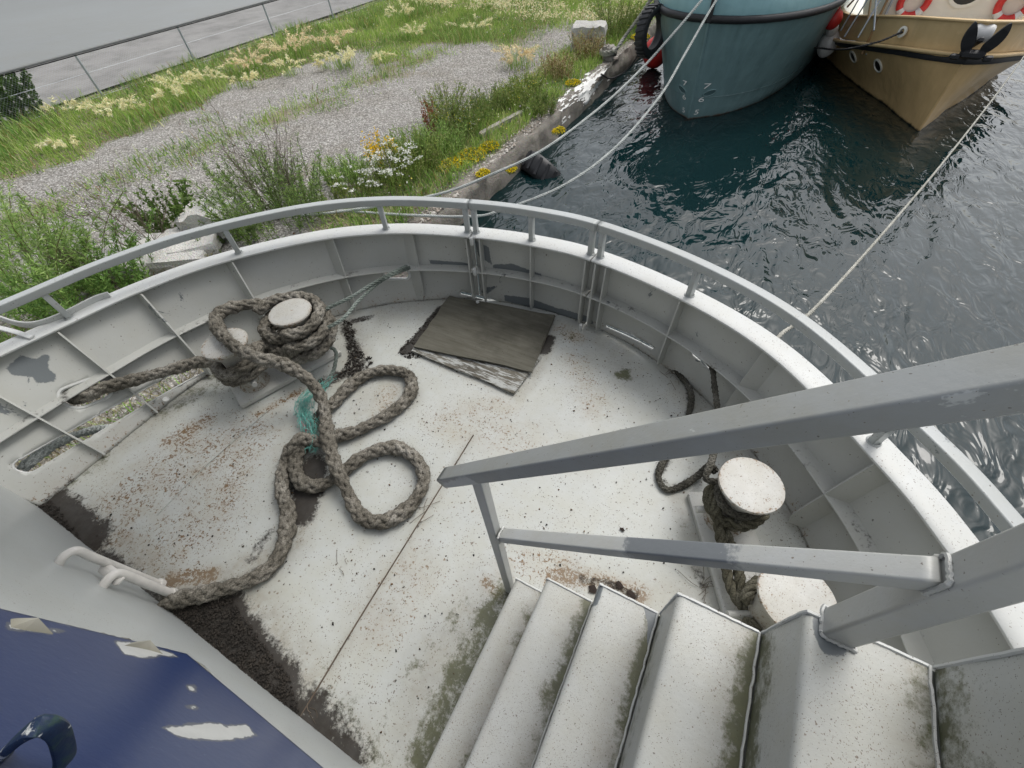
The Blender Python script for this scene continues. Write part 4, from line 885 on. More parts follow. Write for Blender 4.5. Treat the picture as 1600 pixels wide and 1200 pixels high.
# white lime patch, timber, rubble on the quay edge
def slab(name, c, d, rz, mat, label, cat, rough=.02, tilt=(0, 0)):
    bm_v = []; n = 7; mb = MB(); Mx = Matrix.Rotation(rz, 3, 'Z') @ Matrix.Rotation(tilt[0], 3, 'X') @ Matrix.Rotation(tilt[1], 3, 'Y')
    import bmesh
    bm = bmesh.new(); bmesh.ops.create_cube(bm, size=1); bmesh.ops.subdivide_edges(bm, edges=bm.edges[:], cuts=5, use_grid_fill=True)
    for v in bm.verts:
        p = Vector((v.co.x * d[0], v.co.y * d[1], v.co.z * d[2])); r = max(abs(v.co.x), abs(v.co.y)) * 2
        k = sum(abs(q) > .49 for q in v.co); p *= 1 - .05 * (k - 1) if k > 1 else 1
        p += Vector(RNG.normal(0, rough, 3)); v.co = Mx @ p + Vector(c)
    me = bpy.data.meshes.new(name); bm.to_mesh(me); bm.free(); me.polygons.foreach_set('use_smooth', [True] * len(me.polygons)); me.set_sharp_from_angle(angle=math.radians(35)); me.materials.append(mat)
    o = bpy.data.objects.new(name, me); COL.objects.link(o); return tag(o, label, cat)
slab('concrete_block', at(920, 60, .75), (1.0, .9, .75), .3, M['palerock'], 'pale broken concrete block standing on the far quay edge', 'block', .022)
slab('concrete_slab', at(245, 398, .62), (1.5, .8, .28), .75, M['palerock'], 'flat broken concrete slab lying beside the mooring lines', 'slab', .009, (.1, .12))
slab('concrete_slab', at(215, 412, .60), (.7, .6, .3), .2, M['palerock'], 'smaller broken concrete slab half under the green shrub', 'slab', .009, (-.15, .1))
slab('boulder', at(337, 345, .68), (.85, .7, .5), .5, M['palerock'], 'rounded pale boulder between the two leafy bushes', 'boulder', .03)
slab('concrete_slab', at(300, 378, .60), (.8, .9, .22), .9, M['palerock'], 'pale concrete slab by the boulder next to the twin lines', 'slab', .009)
slab('timber_beam', at(790, 190, .58), (.12, 1.75, .10), -.18, M['timber'], 'grey weathered timber beam lying among weeds on the quay', 'timber', .006)
# flaking white lime paint on the wall edge, following the concrete just proud of it
yy = ys[(ys > 10.6) & (ys < 14.2)]; pv = []; pf = []; fine = np.linspace(1.5, 7.2, 40)
for y in yy:
    pts = []
    for i, (dx, z) in enumerate(prof):
        nz = (fbm(y * 1.0, i * .7, .9) - .5) * .22 + (vnoise(y, i, 5) - .5) * .06; pts.append((QX + dx + nz, z + (vnoise(y + 4, i, 2.2) - .5) * .09 * (i > 3)))
    pts = np.array(pts); xx = np.interp(fine, range(len(prof)), pts[:, 0]); zz = np.interp(fine, range(len(prof)), pts[:, 1])
    pv += [(xx[j] + .012, y, zz[j] + .012) for j in range(len(fine))]
nf_ = len(fine); jag = lambda y, f: fbm(y * 1.3 + 3, f * .9, 1.6) * 1.0 + vnoise(y, f, 7) * .25 > .42 + abs(y - 12.3) * .10 + abs(f - 5.2) * .10
pf = [(a * nf_ + j, a * nf_ + nf_ + j, a * nf_ + nf_ + j + 1, a * nf_ + j + 1) for a in range(len(yy) - 1) for j in range(nf_ - 1) if jag(yy[a], fine[j])]
mesh('lime_patch', pv, pf, M['whitestain'], quay, True)
# ---- fence with posts and wire
fence = empty('chain_link_fence', (-17.5, 7, GZ)); tag(fence, 'galvanised chain link fence along the gravel road', 'fence')
FY = [-2.3, .9, 4.1, 7.27, 10.45, 13.9, 17.1, 20.3, 23.5]
for y in FY: MB().tube([(0, y - 7, -.3), (0, y - 7, 1.15)], .030, 10).lathe([(.034, 1.15), (.034, 1.17), (0, 1.19)], (0, y - 7, 0), 10).build('fence_post', M['galv'], fence)
for z in (.05, .60, 1.08): MB().tube([(0, FY[0] - 7, z), (0, FY[-1] - 7, z)], .004, 4).build('fence_wire', M['galv'], fence)
mb = MB(); 
for k in range(int((FY[-1] - FY[0] + 1.1) / .075)):
    y0 = FY[0] - 7 - 1.05 + k * .075
    for sg in (1, -1):
        a_, b_ = (y0, y0 + 1.05) if sg > 0 else (y0 + 1.05, y0); mb.add([(-.001 * sg, a_, .04), (-.001 * sg, a_ + .0035, .04), (-.001 * sg, b_ + .0035, 1.09), (-.001 * sg, b_, 1.09)], [(0, 1, 2, 3)])
o = mb.build('fence_mesh', M['galv'], fence, smooth=False); o['kind'] = 'stuff'
# ---- quay mooring post with rope knot
kb = at(950, 85, .62)
slab('mooring_stump', (kb[0], kb[1], .62), (.3, .3, .4), .2, M['timber'], 'dark worn mooring stump with cream rope wound on it', 'bollard', .02)
rope('mooring_line', spline(list(turns(kb, .20, .21, .62, .74, 0, 2.2)) + [at(962, 78, .85), at(980, 52, 1.15), at(1000, 25, 1.55), at(1022, -8, 2.0), at(1060, -50, 2.5)], .03), M['ropecream'], 'cream line tied to the quay stump and leading up to the teal boat', R=.045, lay=.3, kind='twist', step=.03)
# ---- lines from the teal boat along the quay to the slab
def sag(a, b, s, n=26):
    a, b = np.array(a), np.array(b); t = np.linspace(0, 1, n)[:, None]; p = a + (b - a) * t; p[:, 2] -= (4 * s * t * (1 - t))[:, 0]; return p
def through(pxz): return spline([at(x, y, z) for x, y, z in pxz], .04)
rope('mooring_line', through([(185, 412, .56), (240, 390, .60), (330, 352, .60), (430, 340, .6), (500, 334, .62), (590, 322, .66), (690, 302, .78), (760, 276, .92), (850, 233, 1.10), (940, 166, 1.30), (1000, 110, 1.55), (1050, 55, 2.0), (1100, -4, 2.45), (1130, -40, 2.65)]), M['ropewhite'], 'upper pale mooring line sagging from the slab over the tyre to the teal bow', R=.023, lay=.12, kind='twist', step=.02)
rope('mooring_line', through([(185, 418, .56), (240, 398, .58), (330, 360, .58), (420, 338, .58), (485, 326, .60), (560, 331, .60), (640, 336, .60), (740, 338, .62), (790, 326, .70), (880, 290, .9), (960, 232, 1.1), (1030, 152, 1.40), (1070, 85, 1.8), (1112, 12, 2.3), (1140, -30, 2.6)]), M['ropewhite'], 'lower pale mooring line sagging close over the water to the teal bow', R=.023, lay=.12, kind='twist', step=.02)
rope('mooring_line', spline([shell(cap_th(1205, 545), .60, .02), at(1216, 527, 2.43), at(1265, 490, 2.27), at(1340, 410, 1.98), at(1420, 318, 1.72), at(1480, 246, 1.55), at(1555, 150, 1.40), at(1600, 88, 1.35), at(1640, 30, 1.35)], .05), M['ropecream'], 'long cream line from the starboard bulwark over open water to the tan boat', R=.013, lay=.09, kind='twist', step=.02)
# ---- tyre fenders and buoys
def tyre(name, c, R, wd, axis, mat, label, lugs=22):
    e = empty(name, c); tag(e, label, 'tyre'); r = R - wd * .62
    prof = [(r, -wd * .30), (r + .04, -wd * .5), (R - .07, -wd * .52), (R - .02, -wd * .42), (R, -wd * .2), (R, wd * .2), (R - .02, wd * .42), (R - .07, wd * .52), (r + .04, wd * .5), (r, wd * .30), (r + .015, 0)]
    MB().lathe(prof + [prof[0]], (0, 0, 0), 44, axis=axis, cap=False).build('carcass', mat, e)
    q = Vector(axis).to_track_quat('Z', 'Y').to_matrix()
    for i in range(lugs):
        a = 2 * math.pi * i / lugs; Mx = q @ Matrix.Rotation(a, 3, 'Z')
        o = MB().box((0, 0, 0), (.03, .065, wd * .86), bev=.008, M=Matrix.Identity(3)).build('tread_lug', mat, e)
        o.matrix_local = (Mx @ Matrix.Rotation(.22, 3, 'X')).to_4x4(); o.location = Mx @ Vector((R + .004, 0, 0))
    return e
tyre('tyre', (-3.98, 8.65, -.12), .50, .42, (.35, .55, .55), M['tyre'], 'black tyre half sunk in the water against the quay wall', 15)
tyre('tyre', (-3.18, 13.15, 1.48), .50, .28, (.94, -.35, .05), M['tyre'], 'black tyre hanging on the side of the teal boat', 26)
def buoy(c, r, mat, label, name='buoy', stretch=1.1):
    e = empty(name, c); tag(e, label, 'buoy')
    MB().lathe([(0, -r * stretch)] + [(r * math.sin(a), -r * stretch * math.cos(a)) for a in np.linspace(.15, 2.7, 16)] + [(r * .30, r * stretch * 1.02), (r * .24, r * stretch * 1.2), (0, r * stretch * 1.22)], (0, 0, 0), 26).build('float_body', mat, e)
    MB().tube([(r * .16 * math.cos(a), 0, r * stretch * 1.25 + r * .16 * math.sin(a)) for a in np.linspace(0, 6.28, 12, endpoint=False)], r * .05, 5, True).build('lifting_eye', M['black'], e)
    return e
buoy(tuple(at(1024, 82, .40)), .36, M['red'], 'red round buoy floating between the quay and teal hull')
rope('fender_line', spline([(-4.4, 13.3, .5), (-4.25, 13.8, .28), (-3.9, 14.1, .45), (-3.5, 13.6, 1.0)], .05), M['black'], 'black line drooping from the quay to the hanging tyre', R=.022, kind='twist', step=.04, lay=.2)

# ================================================================== BOATS
def hull_fn(stem, yaw, wl, dk, sheer, rake, keel=-.7, pw=1.0):
    """P(s, f, side): point on the hull at distance s behind the stem, height fraction f (0 water, 1 sheer)"""
    ax = np.array([math.sin(yaw), math.cos(yaw)]); rt = np.array([ax[1], -ax[0]])
    W = np.array(wl); Dk = np.array(dk); S = np.array(sheer)
    def P(s, f, side):
        zs = np.interp(s, S[:, 0], S[:, 1]); hb0 = np.interp(s, W[:, 0], W[:, 1]); hb1 = np.interp(s, Dk[:, 0], Dk[:, 1])
        if f >= 0: hb = hb0 + (hb1 - hb0) * f ** pw; z = f * zs
        else: hb = hb0 * (1 + f * .75); z = -f * keel
        back = s - rake * max(f, 0) * math.exp(-s * .9) + (0 if f >= 0 else -f * .35 * math.exp(-s))
        p = np.array(stem) + ax * back + rt * hb * side
        return np.array([p[0], p[1], z])
    return P
def smoothpts(pts, n=60):
    q = spline([(a, b, 0) for a, b in pts], .02); return [(a, b) for a, b, _ in q]
def make_hull(name, P, length, mat, parent, nf=12, label=None):
    ss = np.r_[0, .02, .06, .12, np.linspace(.2, 3, 32), np.linspace(3.3, length, 20)]; fs = np.r_[-1, -.5, np.linspace(0, 1, nf)]; V = []
    idx = {}
    for side in (-1, 1):
        for i, s in enumerate(ss):
            for j, f in enumerate(fs): idx[side, i, j] = len(V); V.append(P(s, f, side))
    F = []
    for i in range(len(ss) - 1):
        for j in range(len(fs) - 1):
            F.append((idx[1, i, j], idx[1, i + 1, j], idx[1, i + 1, j + 1], idx[1, i, j + 1])); F.append((idx[-1, i, j], idx[-1, i, j + 1], idx[-1, i + 1, j + 1], idx[-1, i + 1, j]))
    n = len(ss) - 1; F.append(tuple([idx[1, n, j] for j in range(len(fs))] + [idx[-1, n, j] for j in range(len(fs) - 1, -1, -1)]))
    o = mesh(name, V, F, mat, parent, True, sharp=50)
    if label: o['label'] = label
    return o
def sheer_line(P, f, s1, s2, off=0, dz=0, n=40):
    pts = []
    for s in np.r_[np.linspace(s2, .12, n), .06, .02]: p = P(s, f, -1); pts.append(p)
    pts.append(P(0, f, 1))
    for s in np.r_[.02, .06, np.linspace(.12, s1, n)]: pts.append(P(s, f, 1))
    A = np.array(pts); A[:, 2] += dz; return A
def mark(txt, P, s0, f0, side, size, parent, dzf):
    c = bpy.data.curves.new('digit', 'FONT'); c.body = txt; c.size = 1; ob = bpy.data.objects.new('tmp', c); COL.objects.link(ob)
    dg = bpy.context.evaluated_depsgraph_get(); me = bpy.data.meshes.new_from_object(ob.evaluated_get(dg)); bpy.data.objects.remove(ob)
    V = []
    for v in me.vertices:
        s = s0 + (v.co.x if side > 0 else .62 - v.co.x) * size; f = f0 + v.co.y * size * dzf; p = P(s, f, side)
        e1 = P(s + .01, f, side) - p; e2 = P(s, f + .01, side) - p; nn = np.cross(e1, e2); nn /= np.linalg.norm(nn); c0 = P(s, f, 0)
        if nn @ (p - c0) < 0: nn = -nn
        V.append(p + nn * .008)
    F = [tuple(p.vertices) for p in me.polygons]; o = mesh('draft_mark', V, F, M['markwhite'], parent); return o
# ---- teal boat
tb = empty('teal_boat', (0, 0, 0)); tag(tb, 'teal steel workboat moored at the quay with draft marks on its bow', 'boat')
P1 = hull_fn((-1.765, 12.40), math.radians(5), smoothpts([(0, .02), (.3, .38), (.6, .65), (1.1, .95), (1.6, 1.18), (2.1, 1.34), (3.4, 1.62), (6, 1.85), (11, 1.9)]), smoothpts([(0, .03), (.1, .55), (.3, .92), (.6, 1.22), (1.1, 1.56), (1.7, 1.82), (2.5, 2.02), (4, 2.15), (11, 2.15)]),
             [(0, 1.95), (3, 1.80), (11, 1.6)], .16, pw=1.15)
make_hull('hull', P1, 11, M['teal'], tb)
MB().tube(sheer_line(P1, 1.0, 10.5, 10.5, dz=-.02), .07, 10).build('rubber_rail', M['black'], tb)
Vb = []; L0 = sheer_line(P1, 1.0, 10.5, 10.5, dz=.04)
cen = np.array([P1(6, 1, 0)[0], P1(6, 1, 0)[1]])
def inset(L, k, dz): Q = L.copy(); d = cen - Q[:, :2]; d /= np.linalg.norm(d, axis=1)[:, None]; Q[:, :2] += d * k; Q[:, 2] += dz; return Q
L1, L2, L3, L4 = inset(L0, .06, 0), inset(L0, .10, .62), inset(L0, .16, .62), inset(L0, .14, -.05); n = len(L0)
V = np.vstack([L1, L2, L3, L4]); F = [(k * n + i, k * n + i + 1, k * n + n + i + 1, k * n + n + i) for k in range(3) for i in range(n - 1)]
mesh('bulwark', V, F, M['lightteal'], tb, True)
mesh('foredeck', L4, [tuple(range(n))], M['lightteal'], tb)
MB().box(tuple(P1(3.6, 1, 0) + np.array([.2, 2, 1.1])), (2.6, 3.2, 2.2), -math.radians(5), .06).build('wheelhouse', M['lightteal'], tb)
sp = P1(0, 1, 0); MB().sweep([(sp[0], sp[1] - .03, sp[2] - .06), (sp[0], sp[1] - .02, sp[2] + .5)], rrect(.09, .08, .02, 2), up=(0, 1, 0)).build('stem_fender', M['black'], tb)
st = [P1(0, f, 0) + np.array([0, -.012, 0]) for f in np.linspace(-.2, .96, 14)]; MB().tube(st, .028, 8).build('stem_bar', M['teal'], tb)
eye_shade_teal = simple('teal_recess_shade', (.05, .10, .105), .6)  # darker teal that paints the shade inside the bow eyes
for tx, f in (('7', .335), ('6', .190), ('5', .045)):
    mark(tx, P1, .05, f, 1, .155, tb, .52); mark(tx, P1, .05, f, -1, .15, tb, .52)
for sd_ in (1, -1):
    c = [P1(.16 + .07 * math.cos(a) + .03 * math.sin(a), .285 + .035 * math.sin(a), sd_) for a in np.linspace(0, 6.28, 16, endpoint=False)]
    cc = np.array(c); MB().tube(cc, .016, 6, True).build('bow_eye', M['teal'], tb); mesh('bow_eye_shade_disc', cc + (0, -.012, 0), [tuple(range(16))], eye_shade_teal, tb)  # flat disc within the ring, its colour stands for the shaded opening
MB().tube([P1(s, .24 - .02 * s, 1) + np.array([.012, -.008, 0]) for s in np.linspace(.02, 4, 30)], .006, 5).build('plate_seam', M['teal'], tb)
MB().tube([P1(s, .24 - .02 * s, -1) + np.array([-.012, -.008, 0]) for s in np.linspace(.02, 3, 20)], .006, 5).build('plate_seam', M['teal'], tb)
# ---- tan boat
nb = empty('tan_boat', (0, 0, 0)); tag(nb, 'tan wooden style motor boat with cream cabin and flared bow', 'boat')
STX = (3.036, 13.25)
wl2 = smoothpts([(0, .02), (.8, .35), (1.5, .60), (2.2, .95), (3.2, 1.38), (3.8, 1.62), (4.7, 1.92), (6, 2.2), (11, 2.2)]); dk2 = smoothpts([(0, .03), (.25, .42), (.6, .72), (1.1, 1.02), (1.75, 1.38), (2.6, 1.75), (3.55, 2.05), (5, 2.32), (11, 2.35)])
sh2 = [(0, 1.36), (1, 1.20), (2, 1.02), (3.5, .74), (5, .66), (11, .66)]
P2 = hull_fn(STX, 0, wl2, dk2, sh2, .14, pw=1.35)
make_hull('hull', P2, 10.5, M['tan'], nb)
MB().tube([P2(0, f, 0) + np.array([0, .012, 0]) for f in np.linspace(-.3, .96, 16)], .032, 8).build('stem_bar', M['tan'], nb)
MB().sweep(sheer_line(P2, .955, 10, 10), rrect(.06, .10, .02, 2)).build('black_rubbing_strake', M['black'], nb)
MB().sweep(sheer_line(P2, 1.03, 10, 10), rrect(.14, .05, .015, 2)).build('deck_edge', M['tanlight'], nb)
cen = np.array([P2(6, 1, 0)[0], P2(6, 1, 0)[1]]); L0 = sheer_line(P2, 1.0, 10, 10, dz=.05)
L1, L2, L3, L4 = inset(L0, .10, 0), inset(L0, .05, .47), inset(L0, .12, .47), inset(L0, .17, -.02); n = len(L0)
V = np.vstack([L1, L2, L3, L4]); mesh('bulwark', V, [(k * n + i, k * n + i + 1, k * n + n + i + 1, k * n + n + i) for k in range(3) for i in range(n - 1)], M['tanlight'], nb, True, sharp=40)
MB().sweep((L2 + L3) / 2 + (0, 0, .015), rrect(.14, .04, .014, 2)).build('cap_rail', M['tanlight'], nb)
mesh('foredeck', L4 + (0, 0, .02), [tuple(range(n))], M['cream'], nb)
cab = MB().box((2.80, 18.0, 2.0), (2.7, 5.0, 2.4), 0, .12).build('cabin', M['cream'], nb)
MB().box((2.80, 15.42, 1.05), (2.0, .5, .9), 0, .08).build('trunk_cabin', M['cream'], nb)
for x in (1.62, 1.52): MB().box((x, 15.40, 1.9), (.05, .06, 2.2), bev=.012).build('cabin_corner_post', M['wood'] if x < 1.6 else M['galv'], cab)
MB().lathe([(0, 0), (.30, 0), (.30, .02), (.27, .03)], (2.93, 15.48, 2.05), 24, axis=(0, -1, 0)).build('round_window', M['winglass'], cab)
MB().lathe([(.29, 0), (.35, 0), (.35, .035), (.29, .035)], (2.93, 15.485, 2.05), 24, axis=(0, -1, 0), cap=False).build('window_ring', M['cream'], cab)
for (s, f) in ((1.78, .66), (2.85, .70)):
    c = P2(s, f, -1); e1 = P2(s + .02, f, -1) - P2(s - .02, f, -1); e2 = P2(s, f + .02, -1) - P2(s, f - .02, -1); nn = np.cross(e1, e2); nn /= np.linalg.norm(nn); nn = nn if nn[0] < 0 else -nn
    ph = MB().lathe([(.12, -.01), (.165, -.01), (.165, .02), (.135, .03), (.12, .012)], c, 22, axis=nn, cap=False).build('porthole', M['cream'], nb)
    MB().lathe([(0, .008), (.124, .008)], c, 22, axis=nn).build('porthole_glass', M['winglass'], ph)
c = P2(1.15, 1.0, -1) + np.array([-.02, -.02, .30]); MB().lathe([(.05, -.02), (.095, -.02), (.10, .02), (.06, .03), (.05, .02)], c, 18, axis=(-.75, -.66, .1), cap=False).build('fairlead_ring', M['cream'], nb)
rope('mooring_line', spline([c + (0, 0, .0), c + (-.35, -.12, -.16), c + (-.75, .1, -.34), P2(2.6, 1, -1) + (-.2, -.1, -.1), P2(3.4, 1, -1) + (-.3, 0, -.15), (.25, 16.4, .75), (.05, 15.8, 1.4), (.0, 15.2, 2.1)], .05), M['black'], 'black line from the tan boat fairlead up to the teal boat', R=.022, kind='twist', step=.04, lay=.2)
# anchor stowed on the bow
an = empty('anchor', (3.05, 13.02, 1.44)); an.scale = (.78, .78, .78); tag(an, 'black stockless anchor stowed on the bow of the tan boat', 'anchor')
MB().box((0, .10, .20), (.10, .55, .10), bev=.02, M=Matrix.Rotation(math.radians(-25), 3, 'X')).build('shank', M['black'], an)
MB().box((0, -.12, .02), (.50, .20, .18), bev=.05).build('crown', M['black'], an)
for s_ in (-1, 1):
    fl = MB(); pr = [tuple(q[:2]) for q in spline([(0, 0, 0), (.10, .04, 0), (.17, .22, 0), (.15, .42, 0), (.06, .60, 0), (.0, .62, 0), (-.07, .45, 0), (-.10, .2, 0), (-.03, .02, 0)], .04)]
    for k_ in (0, 1):
        pass
    a0 = [(s_ * (.13 + x + .28 * z), -.14 - .10 * math.sin(z * 3), .02 + z) for x, z in pr]; b0 = [(p[0], p[1] + .06, p[2]) for p in a0]; n = len(pr)
    fl.add(a0 + b0, [tuple(range(n)), tuple(range(2 * n - 1, n - 1, -1))] + [(i, n + i, n + (i + 1) % n, (i + 1) % n) for i in range(n)]); fl.build('fluke', M['black'], an, smooth=False)
    MB().box((s_ * .33, -.18, -.03), (.20, .10, .12), .3 * s_, .03).build('tripping_palm', M['black'], an)
MB().lathe([(0, -.16), (.12, -.16), (.15, -.10), (.13, 0), (.15, .10), (.12, .16), (0, .16)], (3.05, 13.20, 1.72), 20, axis=(1, 0, 0)).build('bow_roller', M['whiteplastic'], nb)
# lifebuoys on the cabin front
for x, lab in ((2.05, 'red and white lifebuoy on the cream cabin, nearer the teal boat'), (3.82, 'red and white lifebuoy on the cream cabin, beside the boarding ladder')):
    lb = empty('lifebuoy', (x, 15.42, 1.80)); tag(lb, lab, 'lifebuoy', 'lifebuoys on the tan boat cabin'); Rr, rr = .25, .07
    for q in range(4):
        for nm, a0, a1, mt, k in (('red_quarter', q * 90 + 12, q * 90 + 78, M['red'], 1), ('white_band', q * 90 - 12, q * 90 + 12, M['whiteplastic'], 1.03)):
            pts = [(Rr * math.cos(math.radians(a)), 0, Rr * math.sin(math.radians(a))) for a in np.linspace(a0 + 45, a1 + 45, 10)]; MB().tube(pts, rr * k, 10).build(nm, mt, lb)
# wooden boarding ladder at the far rail
ld = empty('boarding_ladder', (4.5, 15.3, 1.5)); tag(ld, 'wooden boarding ladder leaning on the far rail of the tan boat', 'ladder')
for dx in (0, .42): MB().sweep([(dx, .0, -.3), (dx + .35, .9, 1.2)], rrect(.05, .09, .01, 1), up=(1, 0, 0)).build('ladder_rail', M['wood'], ld)
for f in (.2, .4, .6, .8): MB().tube([(.35 * f, .9 * f, -.3 + 1.5 * f), (.42 + .35 * f, .9 * f, -.3 + 1.5 * f)], .02, 8).build('rung', M['wood'], ld)
# stanchions and stay wires on the near side of the cabin
rg = empty('rigging_screws', (1.35, 15.6, 1.4)); tag(rg, 'steel stay wires and stanchions by the tan boat cabin corner', 'rigging')
for a_, b_ in (((-.1, -.6, -.2), (.25, .4, 1.5)), ((-.35, -.1, -.3), (.1, .7, 1.5)), ((-.45, .5, -.3), (-.1, 1.1, 1.5)), ((.12, -.9, .0), (-.25, -.1, .9))): MB().tube([a_, b_], .018, 6).build('stay_wire', M['galv'], rg)
MB().sweep([(-.5, .9, .1), (-.25, .1, .75), (-.05, -.4, .1)], rrect(.03, .05, .01, 1)).build('wooden_stanchion', M['wood'], rg)
buoy(tuple(at(1294, 68, .62)), .24, M['whiteplastic'], 'white oval fender between the teal and tan hulls', 'fender', 1.35)
buoy(tuple(at(1300, 46, .95)), .15, M['whiteplastic'], 'small white fender above the oval fender between the boats', 'fender', 1.1)
buoy(tuple(at(1302, 30, 1.25)), .20, M['red'], 'orange red buoy hanging beside the tan boat stern quarter', 'fender', 1.1)

# ================================================================== VEGETATION
def blades(P, h, wd, lean, cols, bend=.5):
    """grass blades: bent tapering strips of two quads; P base points, h heights"""
    n = len(P); a = RNG.random(n) * 6.283; l = lean * RNG.random(n) ** .7 * h
    d = np.stack([np.cos(a), np.sin(a), np.zeros(n)], 1); s = np.stack([-np.sin(a + RNG.normal(0, .6, n)), np.cos(a), np.zeros(n)], 1) * (wd * (.6 + .8 * RNG.random(n)))[:, None]
    up = np.zeros((n, 3)); up[:, 2] = h
    m1 = P + up * .55 + d * (l * .3)[:, None]; t = P + up * (1 - .25 * bend * RNG.random(n))[:, None] + d * l[:, None]
    V = np.stack([P - s, P + s, m1 - s * .8, m1 + s * .8, t - s * .12, t + s * .12], 1).reshape(-1, 3)
    b = (np.arange(n) * 6)[:, None]; F = np.concatenate([b + np.array([0, 1, 3, 2]), b + np.array([2, 3, 5, 4])], 0)
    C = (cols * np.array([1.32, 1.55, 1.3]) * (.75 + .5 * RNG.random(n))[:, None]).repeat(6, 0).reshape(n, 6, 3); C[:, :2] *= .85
    return V, F, np.clip(C.reshape(-1, 3), 0, 1)
def leaves(P, D_, ln, wd, cols):
    """leaf quads at P pointing along D_"""
    n = len(P); D_ = D_ / (np.linalg.norm(D_, axis=1)[:, None] + 1e-9); r = RNG.normal(0, 1, (n, 3)); S = np.cross(D_, r); S /= np.linalg.norm(S, axis=1)[:, None] + 1e-9
    L = (ln * (.6 + .8 * RNG.random(n)))[:, None]; W = (wd * (.7 + .6 * RNG.random(n)))[:, None]
    V = np.stack([P, P + D_ * L * .45 + S * W, P + D_ * L, P + D_ * L * .45 - S * W], 1).reshape(-1, 3)
    return V, np.arange(n * 4).reshape(-1, 4), np.clip((cols * 1.12 * (.7 + .6 * RNG.random(n))[:, None]).repeat(4, 0), 0, 1)
class PL:
    def __init__(s): s.V = []; s.F = []; s.C = []; s.n = 0
    def add(s, t):
        V, F, C = t; s.V.append(V); s.F.append(F + s.n); s.C.append(C); s.n += len(V); return s
    def build(s, name, parent=None, mat=None): return mesh(name, np.vstack(s.V), np.vstack(s.F), mat or M['leaf'], parent, False, col=np.vstack(s.C))
def pick(cols, n): c = np.asarray(cols, float); return c[RNG.integers(0, len(c), n)]
GREENS = [(.12, .19, .035), (.15, .23, .05), (.18, .25, .065), (.09, .16, .04), (.22, .26, .08), (.25, .25, .10)]
YGREEN = [(.23, .30, .065), (.28, .32, .09), (.17, .25, .05), (.32, .32, .13)]
STRAW = [(.46, .40, .22), (.40, .33, .17), (.33, .26, .13), (.52, .46, .28)]
REDDISH = [(.22, .10, .05), (.17, .10, .05), (.26, .15, .08)]
def gpos(x, y): return np.stack([x, y, ground_z(x, y) - .01], 1)
# ---- grass and low weeds, too many to count
def grass(n, x0, x1, y0, y1, hmin, hmax, wd, name, label, pw=1.0):
    out = PL(); got = 0
    while got < n:
        m_ = n * 3; x = x0 + (x1 - x0) * RNG.random(m_); y = y0 + (y1 - y0) * RNG.random(m_)
        k = RNG.random(m_) < veg(x, y) ** pw; x, y = x[k], y[k]; x, y = x[:n - got], y[:n - got]; got += len(x); q = len(x)
        f = fbm(x + 50, y + 9, .8); sel = RNG.random(q)
        c = pick(GREENS, q); c = np.where((f > .52)[:, None], pick(YGREEN, q), c); c = np.where((sel < .07)[:, None], pick(STRAW, q), c); c = np.where(((sel > .93) & (f < .5))[:, None], pick(REDDISH, q), c)
        verge = np.clip((-13 - x) / 1, 0, 1)
        h = (hmin + (hmax - hmin) * RNG.random(q) ** 2) * (.6 + .8 * fbm(x, y, 1.1)) * (1 + .9 * verge * (fbm(x, y + 40, .6) > .5))
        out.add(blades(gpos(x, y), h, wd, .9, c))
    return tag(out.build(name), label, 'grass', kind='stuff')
grass(66000, -12.8, -4.7, 4.0, 24, .04, .26, .0065, 'grass', 'short weedy grass on the quay strip and gravel', 1.3)
grass(60000, -17.9, -11.0, -2, 26, .04, .21, .008, 'grass', 'taller green and straw coloured grass along the fence verge')
grass(16000, -34, -24.6, -2, 45, .10, .35, .02, 'grass', 'green grass bank beyond the gravel road')
# dry brush and dead stalks on the quay below the port bulwark
n = 9000; x = -8.6 + 4.0 * RNG.random(n); y = -1.5 + 5.2 * RNG.random(n); k = fbm(x, y, .9) > .36; x, y = x[k], y[k]; q = len(x)
tag(PL().add(blades(gpos(x, y), .04 + .16 * RNG.random(q), .006, 1.6, np.where((RNG.random(q) < .25)[:, None], pick(GREENS, q), pick([(.22, .16, .11), (.15, .11, .075), (.30, .23, .15), (.12, .085, .06)], q)))).build('dry_brush'), 'dry brown brush and dead stalks on the quay below the port side', 'brush', kind='stuff')
# low clover-like leaves hugging the soil
x = -17.5 + 13 * RNG.random(160000); y = 2.5 + 22 * RNG.random(160000); k = RNG.random(160000) < veg(x, y) ** 1.3 * .75; x, y = x[k], y[k]; q = len(x)
d = RNG.normal(0, 1, (q, 3)); d[:, 2] = np.abs(d[:, 2]) * .5
P = gpos(x, y); P[:, 2] += .015 + .05 * RNG.random(q) * fbm(x, y, 1.5)
pl = PL().add(leaves(P, d, .045, .013, np.where((RNG.random(q) < .08)[:, None], pick(REDDISH, q), pick(GREENS + YGREEN + YGREEN, q) * np.array([1.22, 1.45, 1.2])))); tag(pl.build('ground_cover'), 'low leafy ground cover creeping over the gravel', 'ground cover', kind='stuff')
# little white, pink and yellow flower heads in the grass
x = -17.5 + 13 * RNG.random(30000); y = 4 + 20 * RNG.random(30000); k = RNG.random(30000) < veg(x, y) ** 2 * .10 * (fbm(x + 5, y, .9) > .5); x, y = x[k], y[k]; q = len(x)
P = gpos(x, y); P[:, 2] += .12 + .18 * RNG.random(q); d = RNG.normal(0, 1, (q, 3))
tag(PL().add(leaves(P, d, .035, .016, pick([(.75, .74, .66), (.70, .60, .12), (.72, .68, .45), (.65, .55, .60)], q))).build('wild_flower_heads'), 'tiny pale wild flower heads dotted through the grass', 'flowers', kind='stuff')
